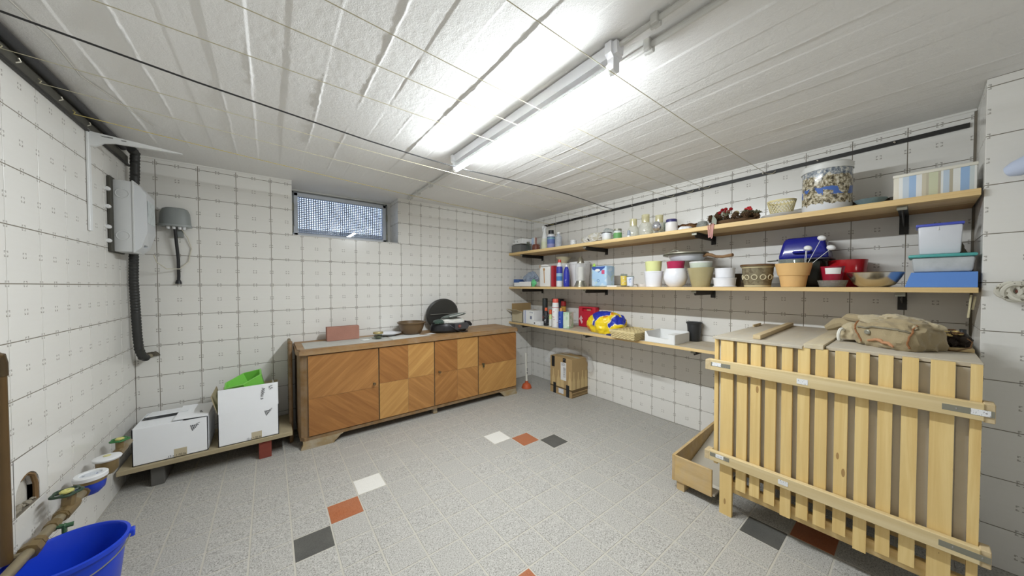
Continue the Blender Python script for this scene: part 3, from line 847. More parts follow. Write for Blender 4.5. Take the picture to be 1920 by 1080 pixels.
mb = MB(); mb.lathe([(0, 0.0435), (0.012, 0.0435), (0.012, 0.046), (0, 0.046)], 20); mb.build('centre_disc', mat('pale_yellow', (214, 208, 150), 0.5), m2)
bp = thing('brown_riser', 'brown painted vertical pipe against the left wall behind the bucket', 'pipe', (-0.660, 1.718, 0))
mb = MB(); mb.tube([(0, 0, 0.30), (0, 0, 0.92), (0.0, -0.008, 0.948), (0, -0.05, 0.965), (0, -0.25, 0.968)], 0.0125, 14); mb.build('pipe', COPPER, bp)
mb = MB(); mb.tube([(0, 0, 0.885), (0, 0, 0.925), (0, -0.01, 0.95)], 0.0150, 14); mb.build('elbow', mat('elbow_brown', (80, 66, 46), 0.4, 0.3), bp)

bk = thing('bucket', 'blue plastic bucket with wire handle on the floor below the pipes', 'bucket', (-0.545, 1.713, 0))
BB = mat('bucket_blue', (24, 62, 196), 0.3, var=0.06, vs=5, spec=0.45)
mb = MB(); mb.lathe([(0, 0.001), (0.092, 0.001), (0.096, 0.006), (0.126, 0.272), (0.134, 0.272), (0.135, 0.286), (0.127, 0.288), (0.122, 0.280), (0.0925, 0.012), (0, 0.010)], 48); mb.build('body', BB, bk)
mb = MB()
mb.tube([(0.135 * math.cos(a), 0.135 * math.sin(a), 0.276 - 0.045 * abs(math.sin(a - 0.15))) for a in [0.15 - PI * k / 24 for k in range(25)]], 0.0022, 6)
mb.build('handle', GREY_METAL, bk)
for a in (0.15, 0.15 - PI):
    mb = MB(); mb.box(-0.008, 0.008, -0.014, 0.014, -0.014, 0.012, bev=0.003, M=TR(0.137 * math.cos(a), 0.137 * math.sin(a), 0.272) @ RZ(a)); mb.build('handle_lug', BB, bk)

# ============================================================ BOARD BENCH WITH CARTONS
bench = thing('board_bench', 'dusty board resting on bricks in the corner below the fuse box', 'bench', (0, 0, 0))
mb = MB(); mb.box(LF + 0.012, 0.112, 2.668, 3.06, 0.1155, 0.142, bev=0.002); mb.build('board', mat('dusty_board', (166, 152, 122), 0.85, var=0.15, vs=8, bstr=0.15), bench)
b1 = thing('brick', 'dark dirty brick under the board bench at the corner end', 'brick', (-0.535, 2.70, 0), group='bricks under the bench')
mb = MB(); mb.box(-0.028, 0.028, 0, 0.24, 0, 0.115, bev=0.003); mb.build('block', mat('dark_brick', (92, 90, 86), 0.9, bstr=0.3), b1)
b2 = thing('brick', 'red brick standing under the board bench beside the sideboard', 'brick', (-0.040, 2.682, 0), group='bricks under the bench')
mb = MB(); mb.box(-0.034, 0.034, 0, 0.24, 0, 0.115, bev=0.003); mb.build('block', mat('red_brick', (128, 62, 50), 0.85, var=0.12, vs=20, bstr=0.3), b2)
CARTON = mat('white_carton', (242, 243, 245), 0.75, var=0.03, vs=6)
CARTON_IN = mat('carton_inside', (176, 160, 130), 0.9)
def grape_logo(parent, x, y, z, s):
    """small printed triangle of dots with strokes beside it"""
    mb = MB()
    for r in range(5):
        for c in range(5 - r):
            mb.lathe([(0, 0), (s * 0.07, 0), (s * 0.07, 0.0005), (0, 0.0005)], 8, M=TR(x + c * s * 0.17 + r * s * 0.04, y - 0.0008, z - r * s * 0.16) @ RX(PI / 2))
    for k in range(4):
        mb.box(x + s * (0.5 + 0.1 * k), x + s * (0.55 + 0.1 * k), y - 0.0012, y - 0.0004, z + s * (0.05 + 0.05 * k), z + s * (0.16 + 0.05 * k))
    return mb.build('dot_logo', INK, parent)
def carton(label, x0, x1, y0, y1, z0, z1, group):
    c = thing('carton', label, 'box', ((x0 + x1) / 2, y0, z0), group=group)
    w = (x1 - x0) / 2; d = y1 - y0; h = z1 - z0; t = 0.004
    mb = MB(); mb.box(-w, w, 0, t, 0, h); mb.box(-w, w, d - t, d, 0, h); mb.box(-w, -w + t, 0, d, 0, h); mb.box(w - t, w, 0, d, 0, h); mb.box(-w, w, 0, d, 0, t)
    mb.build('body', CARTON, c, smooth=0)
    mb = MB(); mb.box(w * 0.05, w * 0.40, -0.0006, 0.0002, 0.004, 0.05); mb.build('tape', mat('packing_tape', (196, 184, 156), 0.35), c)
    lettering('12 x 1,00 lit', 0.016, INK, c, TR(-w * 0.12, -0.0010, 0.008) @ FACE_MY)
    return c, w, d, h
c1, w, d, h = carton('white cardboard carton with half closed flaps on the dusty board', -0.628, -0.318, 2.690, 2.985, 0.1425, 0.352, 'white cartons on the board')
grape_logo(c1, w * 0.52, 0.0, h * 0.82, 0.045)
for bx, rot in (((-w + 0.004, w * 0.35, 0, 0.150), 0.06),):
    mb = MB(); mb.box(-w + 0.003, w * 0.30, 0.0, 0.148, 0, 0.003, M=TR(0, 0.002, h) @ RX(-0.03)); mb.build('flap', CARTON, c1, smooth=0)
mb = MB(); mb.box(-w + 0.02, w * 0.30, -0.145, 0.0, 0, 0.003, M=TR(0, d, h + 0.001) @ RX(-0.10)); mb.build('flap', CARTON, c1, smooth=0)
mb = MB(); mb.box(-0.15, 0.0, 0.004, d - 0.004, 0, 0.003, M=TR(w, 0, h + 0.004) @ RY(0.05)); fl = mb.build('flap', CARTON, c1, smooth=0)
lettering('1,00 lit', 0.018, INK, c1, TR(w - 0.03, 0.08, h + 0.0095) @ RZ(PI / 2 + 0.25) @ RY(0.0))
c2, w, d, h = carton('white cardboard carton with raised front flap holding a green bowl', -0.272, 0.036, 2.684, 2.975, 0.1425, 0.352, 'white cartons on the board')
grape_logo(c2, w * 0.52, 0.0, h * 0.84, 0.045)
mb = MB(); mb.box(-w + 0.002, w - 0.002, 0, 0.003, 0, 0.150, M=TR(0, 0.0, h) @ RX(-0.04)); mb.build('flap', CARTON, c2, smooth=0)
mb = MB(); mb.box(-0.003, 0.0, 0.01, d - 0.01, 0, 0.12, M=TR(-w, 0, h) @ RY(-0.25)); mb.build('flap', CARTON_IN, c2, smooth=0)
mb = MB(); mb.box(0, 0.003, 0.01, d - 0.01, 0, 0.11, M=TR(w - 0.004, 0, h) @ RY(-0.25)); mb.build('flap', CARTON, c2, smooth=0)
mb = MB(); mb.box(-w, w, 0, 0.003, 0, 0.10, M=TR(0, d, h) @ RX(-0.5)); mb.build('flap', CARTON_IN, c2, smooth=0)
lettering('Akku s', 0.028, INK, c2, TR(w * 0.42, -0.0012, h + 0.128) @ FACE_MY @ RZ(-PI / 2 - 0.08), 'handwriting')
lettering('Lt', 0.030, INK, c2, TR(w * 0.66, -0.0012, h + 0.132) @ FACE_MY @ RZ(-PI / 2 + 0.35), 'handwriting')
# a deep lime basin leaning in the carton, its foot on the carton floor
gm = RY(-0.34) @ RX(0.12) @ RZ(0.52)
gprof = [(0, 0.002), (0.050, 0.002), (0.060, 0.02), (0.112, 0.385), (0.118, 0.385), (0.118, 0.392), (0.107, 0.392), (0.056, 0.024), (0.046, 0.007), (0, 0.007)]
mb = MB(); mb.lathe(gprof, 6, M=gm)
low = min(v.co.z for v in mb.bm.verts)
gb = thing('green_bowl', 'bright green plastic bowl tipped up inside the open carton', 'bowl', (-0.024, 2.868, 0.1468 - low))
mb.build('shell', mat('lime_plastic', (128, 206, 84), 0.35, var=0.05), gb, smooth=25)

# ============================================================ SIDEBOARD
sb = thing('sideboard', 'long veneered wooden sideboard with four doors against the far wall', 'sideboard', (0, 0, 0))
BODY = wood('sideboard_body', (150, 116, 72), (112, 84, 50), 'Z', 22, 1.5, 0.5, dust=0.18)
VA = {}
for nm, r, c in (('veneer_rise_dark', 0.72, ((186, 134, 76), (146, 98, 52))), ('veneer_fall_dark', -0.72, ((178, 124, 68), (140, 92, 48))),
                 ('veneer_rise_light', 0.72, ((204, 158, 94), (170, 122, 66))), ('veneer_fall_light', -0.72, ((194, 142, 82), (154, 106, 58)))):
    VA[nm] = wood(nm, c[0], c[1], 'X', 30, 2.2, 0.38, rot=(0, r, 0))
SX0, SX1, SY0, SY1 = 0.150, 2.105, 2.652, 3.062
mb = MB()
mb.prism([(SX0, SY1), (SX0, SY0 + 0.05), (SX0 + 0.012, SY0 + 0.018), (SX0 + 0.045, SY0 + 0.003), (SX1 - 0.018, SY0 + 0.003), (SX1 - 0.008, SY0 + 0.012), (SX1 - 0.008, SY1)], 0.078, 0.668, 'Z')
mb.build('carcass', BODY, sb)
mb = MB()
mb.prism([(SX0 - 0.012, SY1), (SX0 - 0.012, SY0 + 0.03), (SX0 + 0.005, SY0 - 0.010), (SX0 + 0.05, SY0 - 0.025), (SX1 - 0.01, SY0 - 0.025), (SX1 + 0.008, SY0 - 0.012), (SX1 + 0.010, SY1)], 0.672, 0.700, 'Z')
mb.prism([(SX0 - 0.004, SY1), (SX0 - 0.004, SY0 + 0.035), (SX0 + 0.012, SY0 - 0.002), (SX0 + 0.055, SY0 - 0.016), (SX1 - 0.014, SY0 - 0.016), (SX1 + 0.002, SY0 - 0.004), (SX1 + 0.002, SY1)], 0.700, 0.7115, 'Z')
mb.build('top', wood('sideboard_top', (176, 138, 88), (136, 100, 58), 'X', 24, 1.2, 0.5, dust=0.2), sb, smooth=25)
mb = MB()
mb.prism([(SX0 + 0.004, SY1), (SX0 + 0.004, SY0 + 0.03), (SX0 + 0.03, SY0 - 0.004), (SX1 - 0.012, SY0 - 0.006), (SX1 - 0.004, SY1)], 0.055, 0.080, 'Z')
mb.build('plinth_moulding', BODY, sb, smooth=25)
FOOT = wood('sideboard_foot', (176, 152, 104), (138, 112, 70), 'X', 22, 2, 0.6, dust=0.6)
for xa, xb_, s in ((SX0 + 0.008, 0.425, 1), (1.868, SX1 - 0.006, -1)):
    L = xb_ - xa
    prof = [(0, 0.0), (0, 0.012), (0.012, 0.03), (0.012, 0.056), (L, 0.056), (L - 0.02, 0.048), (L - 0.045, 0.022), (L - 0.06, 0.012), (L - 0.06, 0.0)]
    poly = [(xa + u, v) if s > 0 else (xb_ - u, v) for u, v in prof]
    for fa, fb_ in ((SY0 - 0.014, SY0 + 0.02), (SY1 - 0.04, SY1)):
        mb = MB(); mb.prism(poly, fa, fb_, 'Y'); mb.build('foot', FOOT, sb, smooth=25)
mb = MB(); mb.box(1.158, 1.196, SY0 + 0.02, SY0 + 0.06, 0, 0.056, bev=0.003); mb.build('centre_foot', FOOT, sb)
doors = [(0.206, 0.680, '1'), (0.688, 1.153, '4'), (1.161, 1.611, '4'), (1.619, 2.090, '2')]
KEY = mat('old_key_metal', (92, 84, 62), 0.45, 0.6)
for k, (a, b, kind) in enumerate(doors):
    z0, z1 = 0.086, 0.664
    mb = MB(); mb.box(a, b, SY0 - 0.010, SY0 + 0.003, z0, z1, bev=0.002); dr = mb.build('door', BODY, sb)
    m = (a + b) / 2; zm = (z0 + z1) / 2 - (0.02 if k == 0 else 0.0)
    if kind == '1': pan = [(a, b, zm, z1, 'veneer_rise_dark'), (a, b, z0, zm, 'veneer_fall_dark')]
    elif kind == '2': pan = [(a, b, zm, z1, 'veneer_fall_dark'), (a, b, z0, zm, 'veneer_rise_light')]
    else: pan = [(a, m, zm, z1, 'veneer_fall_dark'), (m, b, zm, z1, 'veneer_rise_light'), (a, m, z0, zm, 'veneer_rise_dark' if k == 2 else 'veneer_rise_light'), (m, b, z0, zm, 'veneer_fall_light')]
    for (p, q, r, s, v) in pan:
        mb = MB(); mb.box(p + 0.001, q - 0.001, SY0 - 0.0115, SY0 - 0.009, r + 0.001, s - 0.001); mb.build('veneer', VA[v], dr, smooth=0)
    kx = {0: b - 0.035, 1: None, 2: a + 0.040, 3: a + 0.045}[k]
    if kx:
        mb = MB(); zk = 0.385
        mb.lathe([(0, 0), (0.008, 0), (0.006, 0.004), (0, 0.004)], 12, M=TR(kx, SY0 - 0.0115, zk) @ RX(PI / 2))
        mb.tube([(kx, SY0 - 0.012, zk), (kx, SY0 - 0.032, zk)], 0.0025, 6)
        if k == 3: mb.box(kx - 0.010, kx + 0.010, SY0 - 0.034, SY0 - 0.031, zk - 0.030, zk + 0.012, bev=0.001)
        mb.tube([(kx + 0.009 * math.cos(t), SY0 - 0.032, zk + 0.009 * math.sin(t)) for t in [2 * PI * i / 14 for i in range(14)]], 0.003, 6, closed=True)
        mb.build('key', KEY, dr)

hb = thing('bed_board', 'brown wooden bed board on edge between sideboard and cartons', 'board', (0.112, 2.845, 0))
mb = MB(); mb.box(-0.010, 0.011, 0, 0.205, 0, 0.748, bev=0.008, seg=3); mb.build('board', wood('bed_board_wood', (142, 122, 84), (110, 90, 56), 'Z', 24, 1.2, 0.5), hb)
mb = MB(); mb.tube([(0, -0.003, 0.0), (0, -0.003, 0.74)], 0.013, 10); mb.sphere((0, -0.003, 0.742), 0.0155, sub=2); mb.build('edge_bead', BODY, hb)

SBZ = 0.712
# things on the sideboard
mb = MB(); mb.box(0, 0.62, 0, 0.30, 0, 0.0008)
for v in mb.bm.verts: v.co.x += 0.06 * v.co.y / 0.3 * 0
tag(mb.build('newspaper_sheet', mat('grey_dusty_paper', (186, 184, 176), 0.9, var=0.16, vs=22), loc=(0.19, 2.665, SBZ), smooth=0), 'dusty grey paper sheet spread on the sideboard under the brick', 'paper')
mb = MB(); mb.prism([(0, 0), (0.36, -0.01), (0.30, 0.10), (0.34, 0.18), (0.05, 0.22)], 0, 0.0008, 'Z')
tag(mb.build('paper_sheet', mat('pale_paper', (208, 207, 202), 0.9, var=0.08, vs=14), loc=(0.80, 2.672, SBZ), rz=0.12, smooth=0), 'torn pale paper lying under the small jar and brown bowl', 'paper')
mb = MB(); mb.box(-0.12, 0.12, -0.035, 0.035, 0, 0.113, bev=0.003)
tag(mb.build('red_brick', mat('brick_red', (168, 122, 106), 0.9, var=0.12, vs=12, bstr=0.3, bs=120), loc=(0.478, 2.945, SBZ + 0.001), rz=0.0), 'dusty red brick standing on its long side on the sideboard', 'brick')
mb = MB(); mb.blob(0.035, 0.022, 0.007, 2, 0.3, 60, 3, flat=0.2); mb.blob(0.012, 0.010, 0.006, 5, 0.3, 60, 2, c=(0.05, 0.03, 0), flat=0.2)
tag(mb.build('plaster_crumbs', mat('white_crumb', (220, 220, 216), 0.9), loc=(0.62, 2.80, SBZ + 0.001)), 'white plaster crumbs beside the brick on the sideboard', 'crumbs')
jar = thing('glass_jar', 'small squat glass jar with gold lid on the sideboard', 'jar', (0.722, 2.80, SBZ + 0.001))
mb = MB(); mb.lathe([(0, 0.001), (0.026, 0.001), (0.034, 0.010), (0.036, 0.026), (0.030, 0.040), (0.030, 0.044), (0.027, 0.044), (0.027, 0.038), (0.032, 0.024), (0.024, 0.005), (0, 0.005)], 28); mb.build('body', CLEAR, jar)
mb = MB(); mb.lathe([(0, 0.060), (0.038, 0.060), (0.040, 0.056), (0.040, 0.044), (0, 0.044)], 28); mb.build('lid', mat('gold_lid', (176, 160, 110), 0.35, 0.5), jar)
mb = MB(); mb.blob(0.024, 0.024, 0.016, 3, 0.3, 40, 3, c=(0, 0, 0.006), flat=0.5); mb.build('contents', mat('jar_contents', (128, 122, 96), 0.8, var=0.3, vs=50), jar)
pl = thing('white_plate', 'white china plate lying between the jar and the brown bowl', 'plate', (0.842, 2.932, SBZ + 0.002))
mb = MB(); mb.lathe([(0, 0.002), (0.06, 0.002), (0.075, 0.010), (0.112, 0.022), (0.114, 0.025), (0.110, 0.026), (0.072, 0.015), (0.058, 0.007), (0, 0.006)], 36); mb.build('dish', WHITE_GLAZE, pl)
bw_ = thing('brown_bowl', 'brown plastic mixing bowl beside the black grill on the sideboard', 'bowl', (1.048, 2.905, SBZ + 0.002))
mb = MB(); mb.lathe([(0, 0.001), (0.070, 0.001), (0.085, 0.010), (0.108, 0.060), (0.118, 0.100), (0.128, 0.102), (0.129, 0.112), (0.116, 0.114), (0.113, 0.100), (0.103, 0.060), (0.08, 0.014), (0, 0.008)], 40); mb.build('shell', mat('brown_plastic', (106, 84, 58), 0.4, var=0.1, vs=12), bw_)
mb = MB(); mb.box(-0.045, 0.045, -0.03, 0.03, 0, 0.001); tag(mb.build('folded_note', PAPER, loc=(1.178, 2.790, SBZ + 0.001), rz=0.3, smooth=0), 'small white slip of paper before the black grill', 'paper')
gr = thing('contact_grill', 'open black contact grill on the sideboard with cloths inside', 'grill', (1.405, 2.85, SBZ + 0.001), rz=0.06)
GB = mat('grill_black', (34, 34, 36), 0.28, var=0.1)
mb = MB(); mb.lathe([(0, 0.004), (0.165, 0.004), (0.178, 0.020), (0.176, 0.055), (0.165, 0.082), (0.15, 0.088), (0, 0.088)], 40, sx=1.08, sy=0.78); mb.build('base', GB, gr)
mb = MB()
mb.lathe([(0, 0.0), (0.158, 0.0), (0.172, 0.012), (0.168, 0.034), (0.14, 0.046), (0, 0.048)], 40, sx=1.05, sy=0.92, M=TR(0.0, 0.115, 0.160) @ RX(-PI / 2 + 0.12) @ RZ(0))
mb.build('lid', mat('grill_lid', (58, 57, 54), 0.35, var=0.12), gr)
mb = MB(); mb.tube([(-0.150, 0.098, 0.165), (0.150, 0.098, 0.165)], 0.003, 6); mb.build('lid_seam', mat('lid_seam_grey', (120, 118, 110), 0.4), gr)
mb = MB(); mb.prism([(-0.02, 0.03), (0.12, 0.03), (0.14, 0.06), (0.12, 0.088), (-0.02, 0.084)], -0.150, -0.128, 'Y'); mb.build('control_panel', mat('panel_grey', (70, 70, 72), 0.35), gr)
mb = MB(); mb.lathe([(0, 0), (0.014, 0), (0.013, 0.006), (0, 0.006)], 16, M=TR(0.03, -0.151, 0.06) @ RX(PI / 2)); kn = mb.build('knob', mat('red_ring', (170, 66, 50), 0.5), gr)
mb = MB(); mb.lathe([(0, 0), (0.009, 0), (0.008, 0.004), (0, 0.004)], 16, M=TR(0.03, -0.157, 0.06) @ RX(PI / 2)); mb.build('knob_centre', mat('knob_grey', (110, 108, 104), 0.4), kn)
mb = MB(); mb.tube([(-0.14, -0.06, 0.09), (-0.06, -0.12, 0.075), (-0.01, -0.150, 0.03), (0.05, -0.158, 0.0045), (0.12, -0.15, 0.0045)], 0.0045, 7); mb.build('power_cord', BLACK, gr)
mb = MB(); mb.prism([(0.13, 0.05), (0.205, 0.045), (0.215, 0.06), (0.19, 0.09), (0.14, 0.10)], -0.09, 0.02, 'Y'); mb.build('handle', GB, gr)
cl = thing('white_towel', 'folded white towelling cloth lying in the open grill', 'towel', (1.430, 2.82, SBZ + 0.0895))
mb = MB(); mb.blob(0.115, 0.075, 0.028, 11, 0.12, 22, 4, flat=0.55, fine=0.07, sq=0.6); mb.build('cloth', mat('towel_white', (226, 224, 216), 0.95, bstr=0.6, bs=300, sheen=0.3), cl)
c2_ = thing('green_cloth', 'folded dark green cloth at the hinge side of the grill', 'cloth', (1.275, 2.80, SBZ + 0.0895))
mb = MB(); mb.blob(0.055, 0.060, 0.026, 7, 0.25, 24, 4, flat=0.5, fine=0.08); mb.build('cloth', mat('cloth_green', (56, 76, 66), 0.95, var=0.25, vs=40, sheen=0.2), c2_)
c3_ = thing('grey_cloth', 'grey green folded cloth with pale hem on top of the towel', 'cloth', (1.435, 2.80, SBZ + 0.132))
mb = MB(); mb.blob(0.135, 0.07, 0.016, 19, 0.2, 18, 4, flat=0.5, fine=0.07, M=RY(-0.14) @ TR(0, 0, 0.018)); mb.build('cloth', mat('cloth_grey', (96, 104, 98), 0.95, var=0.3, vs=50, sheen=0.2), c3_)
mb = MB(); mb.tube([(-0.08, -0.062, 0.022), (0.0, -0.068, 0.036), (0.06, -0.066, 0.046)], 0.0045, 5); mb.build('hem', mat('hem_pale', (188, 190, 184), 0.9), c3_)

# ============================================================ PLUNGER AND PARCEL
pg = thing('plunger', 'orange rubber plunger with white stick standing near the corner', 'plunger', (2.300, 2.715, 0))
mb = MB(); mb.lathe([(0.056, 0.0), (0.058, 0.004), (0.050, 0.030), (0.036, 0.050), (0.018, 0.058), (0.016, 0.080), (0.012, 0.082), (0, 0.082)], 28); mb.lathe([(0.056, 0), (0.050, 0.006), (0.03, 0.045), (0, 0.05)], 28); mb.build('cup', mat('orange_rubber', (196, 92, 52), 0.55, var=0.06), pg)
mb = MB(); mb.tube([(0, 0, 0.075), (-0.010, 0.004, 0.40)], [0.0125, 0.0095], 10); mb.build('stick', mat('stick_white', (222, 219, 208), 0.5), pg)
mb = MB()
for zz in (0.16, 0.175, 0.20, 0.215): mb.box(-0.008, 0.004, -0.0130, -0.0118, zz, zz + 0.008)
mb.build('stick_print', INK, pg)
pc = thing('parcel_box', 'brown parcel carton with bottle print and black tape by the shelf wall', 'box', (2.437, 2.160, 0))
CW, CD, CH = 0.252, 0.312, 0.400
mb = MB(); mb.box(0, CW, 0, CD, 0, CH, bev=0.002); mb.build('body', CARD, pc)
TAPE = printed('black_tape', (34, 36, 40), [((66, 104, 150), 0.70), ((196, 200, 204), 0.74)], 55)
for bx in ((-0.0012, 0.0002, 0.245, 0.290, CH - 0.115, CH), (-0.0012, 0.0002, 0.225, 0.265, 0.0, 0.115), (-0.0012, 0.0002, 0.035, 0.078, 0.0, 0.125), (-0.0012, 0.0002, 0.085, 0.125, CH - 0.045, CH)):
    mb = MB(); mb.box(*bx); mb.build('tape', TAPE, pc, smooth=0)
mb = MB(); mb.box(-0.0018, 0.0002, 0.078, 0.155, 0.165, 0.352); lb = mb.build('address_label', PAPER, pc, smooth=0)
mb = MB(); r9 = random.Random(4)
for k in range(9): mb.box(-0.0022, -0.0016, 0.085, 0.118, 0.20 + k * 0.012, 0.204 + k * 0.012 + 0.003 * r9.random())
for k in range(4): mb.box(-0.0022, -0.0016, 0.09, 0.145, 0.318 + k * 0.008, 0.321 + k * 0.008)
mb.build('label_print', mat('label_ink', (120, 120, 126), 0.8), lb)
mb = MB(); mb.box(-0.0018, 0.0002, 0.115, 0.185, 0.018, 0.068); mb.build('barcode_label', printed('barcode_print', (226, 228, 232), [((150, 156, 176), 0.60)], 120, stretch=(1, 3, 0.3)), pc, smooth=0)
BOT = mat('printed_bottle_tone', (204, 178, 128), 0.85); BOTD = mat('printed_dark_tone', (104, 84, 54), 0.85)
def bottle_outline(c, w, hh): return [(c - w, 0.085), (c + w, 0.085), (c + w, hh * 0.62), (c + w * 0.35, hh * 0.78), (c + w * 0.3, hh), (c - w * 0.3, hh), (c - w * 0.35, hh * 0.78), (c - w, hh * 0.62)]
for k, cc in enumerate((0.028, 0.19, 0.135, 0.265)):
    mb = MB(); mb.prism(bottle_outline(cc, 0.024, 0.27 - 0.01 * (k % 2)), -0.0006, 0.0002, 'X'); mb.build('bottle_print', BOT, pc, smooth=0)
for k, cc in enumerate((0.03, 0.10, 0.165, 0.222)):
    mb = MB(); mb.prism(bottle_outline(cc, 0.023, 0.27 - 0.012 * (k % 2)), -0.0006, 0.0002, 'Y'); mb.build('bottle_print', BOT, pc, smooth=0)
for bx in ((-0.0009, 0.0002, 0.0, CD, 0.070, 0.084), (0, CW, -0.0009, 0.0002, 0.055, 0.084), (0, CW, -0.0009, 0.0002, 0.005, 0.012)):
    mb = MB(); mb.box(*bx); mb.build('print_band', BOTD, pc, smooth=0)
mb = MB()
for k in range(26): mb.box(0.005 + k * 0.0093, 0.010 + k * 0.0093, -0.0009, 0.0002, 0.018 + 0.006 * (k % 2), 0.045)
mb.build('print_band', BOTD, pc, smooth=0)
mb = MB(); mb.box(0.10, 0.14, 0.001, CD - 0.001, CH, CH + 0.0008); mb.build('top_tape', mat('clear_tape', (196, 186, 160), 0.2), pc, smooth=0)
bub = thing('air_cushion_film', 'clear plastic air cushion strip draped over the parcel box', 'film', (2.45, 2.2, 0.402))
pts = [(0.02, 0.36, -0.10), (0.03, 0.33, -0.03), (0.06, 0.28, 0.035), (0.10, 0.18, 0.045), (0.15, 0.08, 0.045), (0.190, -0.02, 0.04), (0.200, -0.085, 0.0), (0.202, -0.105, -0.08), (0.200, -0.10, -0.17)]
vs = [Vector(v) for v in pts]; fine_p = []; rad = []
for i in range(len(vs) - 1):
    for k in range(6):
        f = (i * 6 + k); fine_p.append(vs[i].lerp(vs[i + 1], k / 6)); rad.append(0.030 + 0.005 * math.sin(f * 1.05))
rad[0] = 0.01; rad[-1] = 0.012
mb = MB(); mb.tube(fine_p, rad, 14); mb.build('film', glass('air_film', (250, 250, 250), 0.2, 0.7, 0.14), bub, smooth=60)

# ============================================================ SLATTED CRATE
CX = 1.806
cr = thing('slatted_crate', 'large pine slatted storage crate with board lining by the pier', 'crate', (CX, 0, 0))
slats = [(0.610, 0.557, 0.0, 0.894), (0.541, 0.500, 0.152, 0.892), (0.485, 0.447, 0.154, 0.893), (0.430, 0.391, 0.151, 0.893), (0.371, 0.335, 0.126, 0.893),
         (0.317, 0.279, 0.149, 0.894), (0.262, 0.225, 0.149, 0.894), (0.204, 0.167, 0.152, 0.894), (0.147, 0.112, 0.122, 0.897), (0.090, 0.054, 0.148, 0.898),
         (0.034, -0.003, 0.148, 0.900), (-0.028, -0.078, 0.0, 0.901), (-0.107, -0.129, 0.0, 0.901)]
for k, (a, b, z0, z1) in enumerate(slats):
    mb = MB()
    n = 8; bow = 0.006 * math.sin(k * 1.7) if k not in (0, 11, 12) else 0.0015
    prev = None
    rings = []
    for i in range(n + 1):
        z = z0 + (z1 - z0) * i / n; dx = 0.002 + abs(bow) * math.sin(PI * i / n)
        rings.append([mb.bm.verts.new((dx, b, z)), mb.bm.verts.new((dx, a, z)), mb.bm.verts.new((dx + 0.018, a, z)), mb.bm.verts.new((dx + 0.018, b, z))])
    for A, B in zip(rings[:-1], rings[1:]):
        for q in range(4): mb.bm.faces.new((A[q], A[(q + 1) % 4], B[(q + 1) % 4], B[q]))
    mb.bm.faces.new(rings[0][::-1]); mb.bm.faces.new(rings[-1])
    o = mb.build('leg' if k in (0, 11, 12) else 'slat', PINE, cr, smooth=30)
mb = MB(); mb.box(0.03, 0.05, 0.630, 0.648, 0.23, 0.897, bev=0.001); mb.build('slat', PINE, cr)
RAILM = wood('pale_rail', (226, 208, 166), (204, 180, 130), 'Y', 34, 1.2, 0.6, knots=0.5)
STICK = printed('sticker_print', (232, 232, 232), [((120, 122, 134), 0.62)], 160, stretch=(1, 2.5, 0.5))
for za, zb, sx, lab in ((0.728, 0.783, 0, 't'), (0.264, 0.314, 0, 'b')):
    mb = MB(); mb.box(-0.024, 0.0, -0.132, 0.650, za, zb, bev=0.002); r = mb.build('rail', RAILM, cr)
    mb = MB(); mb.box(-0.0246, -0.0235, -0.150, -0.052, za + 0.016, za + 0.036, bev=0.0003); mb.build('metal_strip', GREY_METAL, r)
    mb = MB(); mb.box(-0.0246, -0.0235, 0.560, 0.646, za + 0.022, za + 0.042, bev=0.0003); mb.build('metal_strip', GREY_METAL, r)
    ys = ((-0.143, -0.107, za + 0.017, za + 0.036), (0.280, 0.315, za + 0.012, za + 0.034), (0.600, 0.640, za + 0.024, za + 0.042)) if lab == 't' else ((0.338, 0.372, za + 0.014, za + 0.034), (0.585, 0.62, za + 0.024, za + 0.042))
    for (p, q, u, v) in ys:
        mb = MB(); mb.box(-0.0252, -0.0244, p, q, u, v); mb.build('sticker', STICK, r, smooth=0)
    for yy_ in (-0.135, -0.08, 0.58):
        mb = MB(); mb.sphere((-0.0246, yy_, za + 0.027), 0.003, (0.5, 1, 1), 1); mb.build('screw', CHROME, r)
    mb = MB(); mb.box(-0.020, 0.030, -0.1515, -0.130, za - 0.004, zb + 0.002, bev=0.002); mb.build('rail_end', PINE_X, cr)
    mb = MB(); mb.box(-0.024, 0.028, 0.648, 0.672, za, zb - 0.004, bev=0.002); mb.build('rail_end', PINE_X, cr)
# boards inside, behind the slats
mb = MB(); mb.box(0.0275, 0.038, -0.085, 0.622, 0.245, 0.886); mb.build('lining_panel', DUSTY, cr, smooth=0)
mb = MB()
prof = [(-0.082, 0.886), (-0.118, 0.886), (-0.119, 0.45), (-0.116, 0.34), (-0.105, 0.285), (-0.082, 0.262)]
mb.prism(prof, 0.026, 0.034, 'X'); mb.build('lining_panel', mat('sack_lining', (198, 190, 174), 0.95, var=0.12, vs=14, bstr=0.2), cr, smooth=0)
mb = MB(); mb.box(0.022, 0.045, -0.126, 0.612, 0.118, 0.176, bev=0.002); mb.build('bottom_rail', PINE_Y, cr)
mb = MB(); mb.box(0.060, 0.078, -0.126, 0.612, 0.205, 0.232, bev=0.002); mb.build('bottom_rail', PINE_Y, cr)
mb = MB(); mb.box(0.07, 0.86, -0.115, 0.600, 0.232, 0.246); mb.build('floor_board', DUSTY, cr, smooth=0)
for ya, yb in ((0.622, 0.634), (-0.130, -0.119)):
    mb = MB(); mb.box(0.040, 0.872, ya, yb, 0.24, 0.886); mb.build('end_panel', DUSTY, cr, smooth=0)
for ya in (0.59, -0.115):
    mb = MB(); mb.box(0.83, 0.87, ya - 0.0, ya + 0.03, 0, 0.886, bev=0.002); mb.build('leg', PINE, cr)
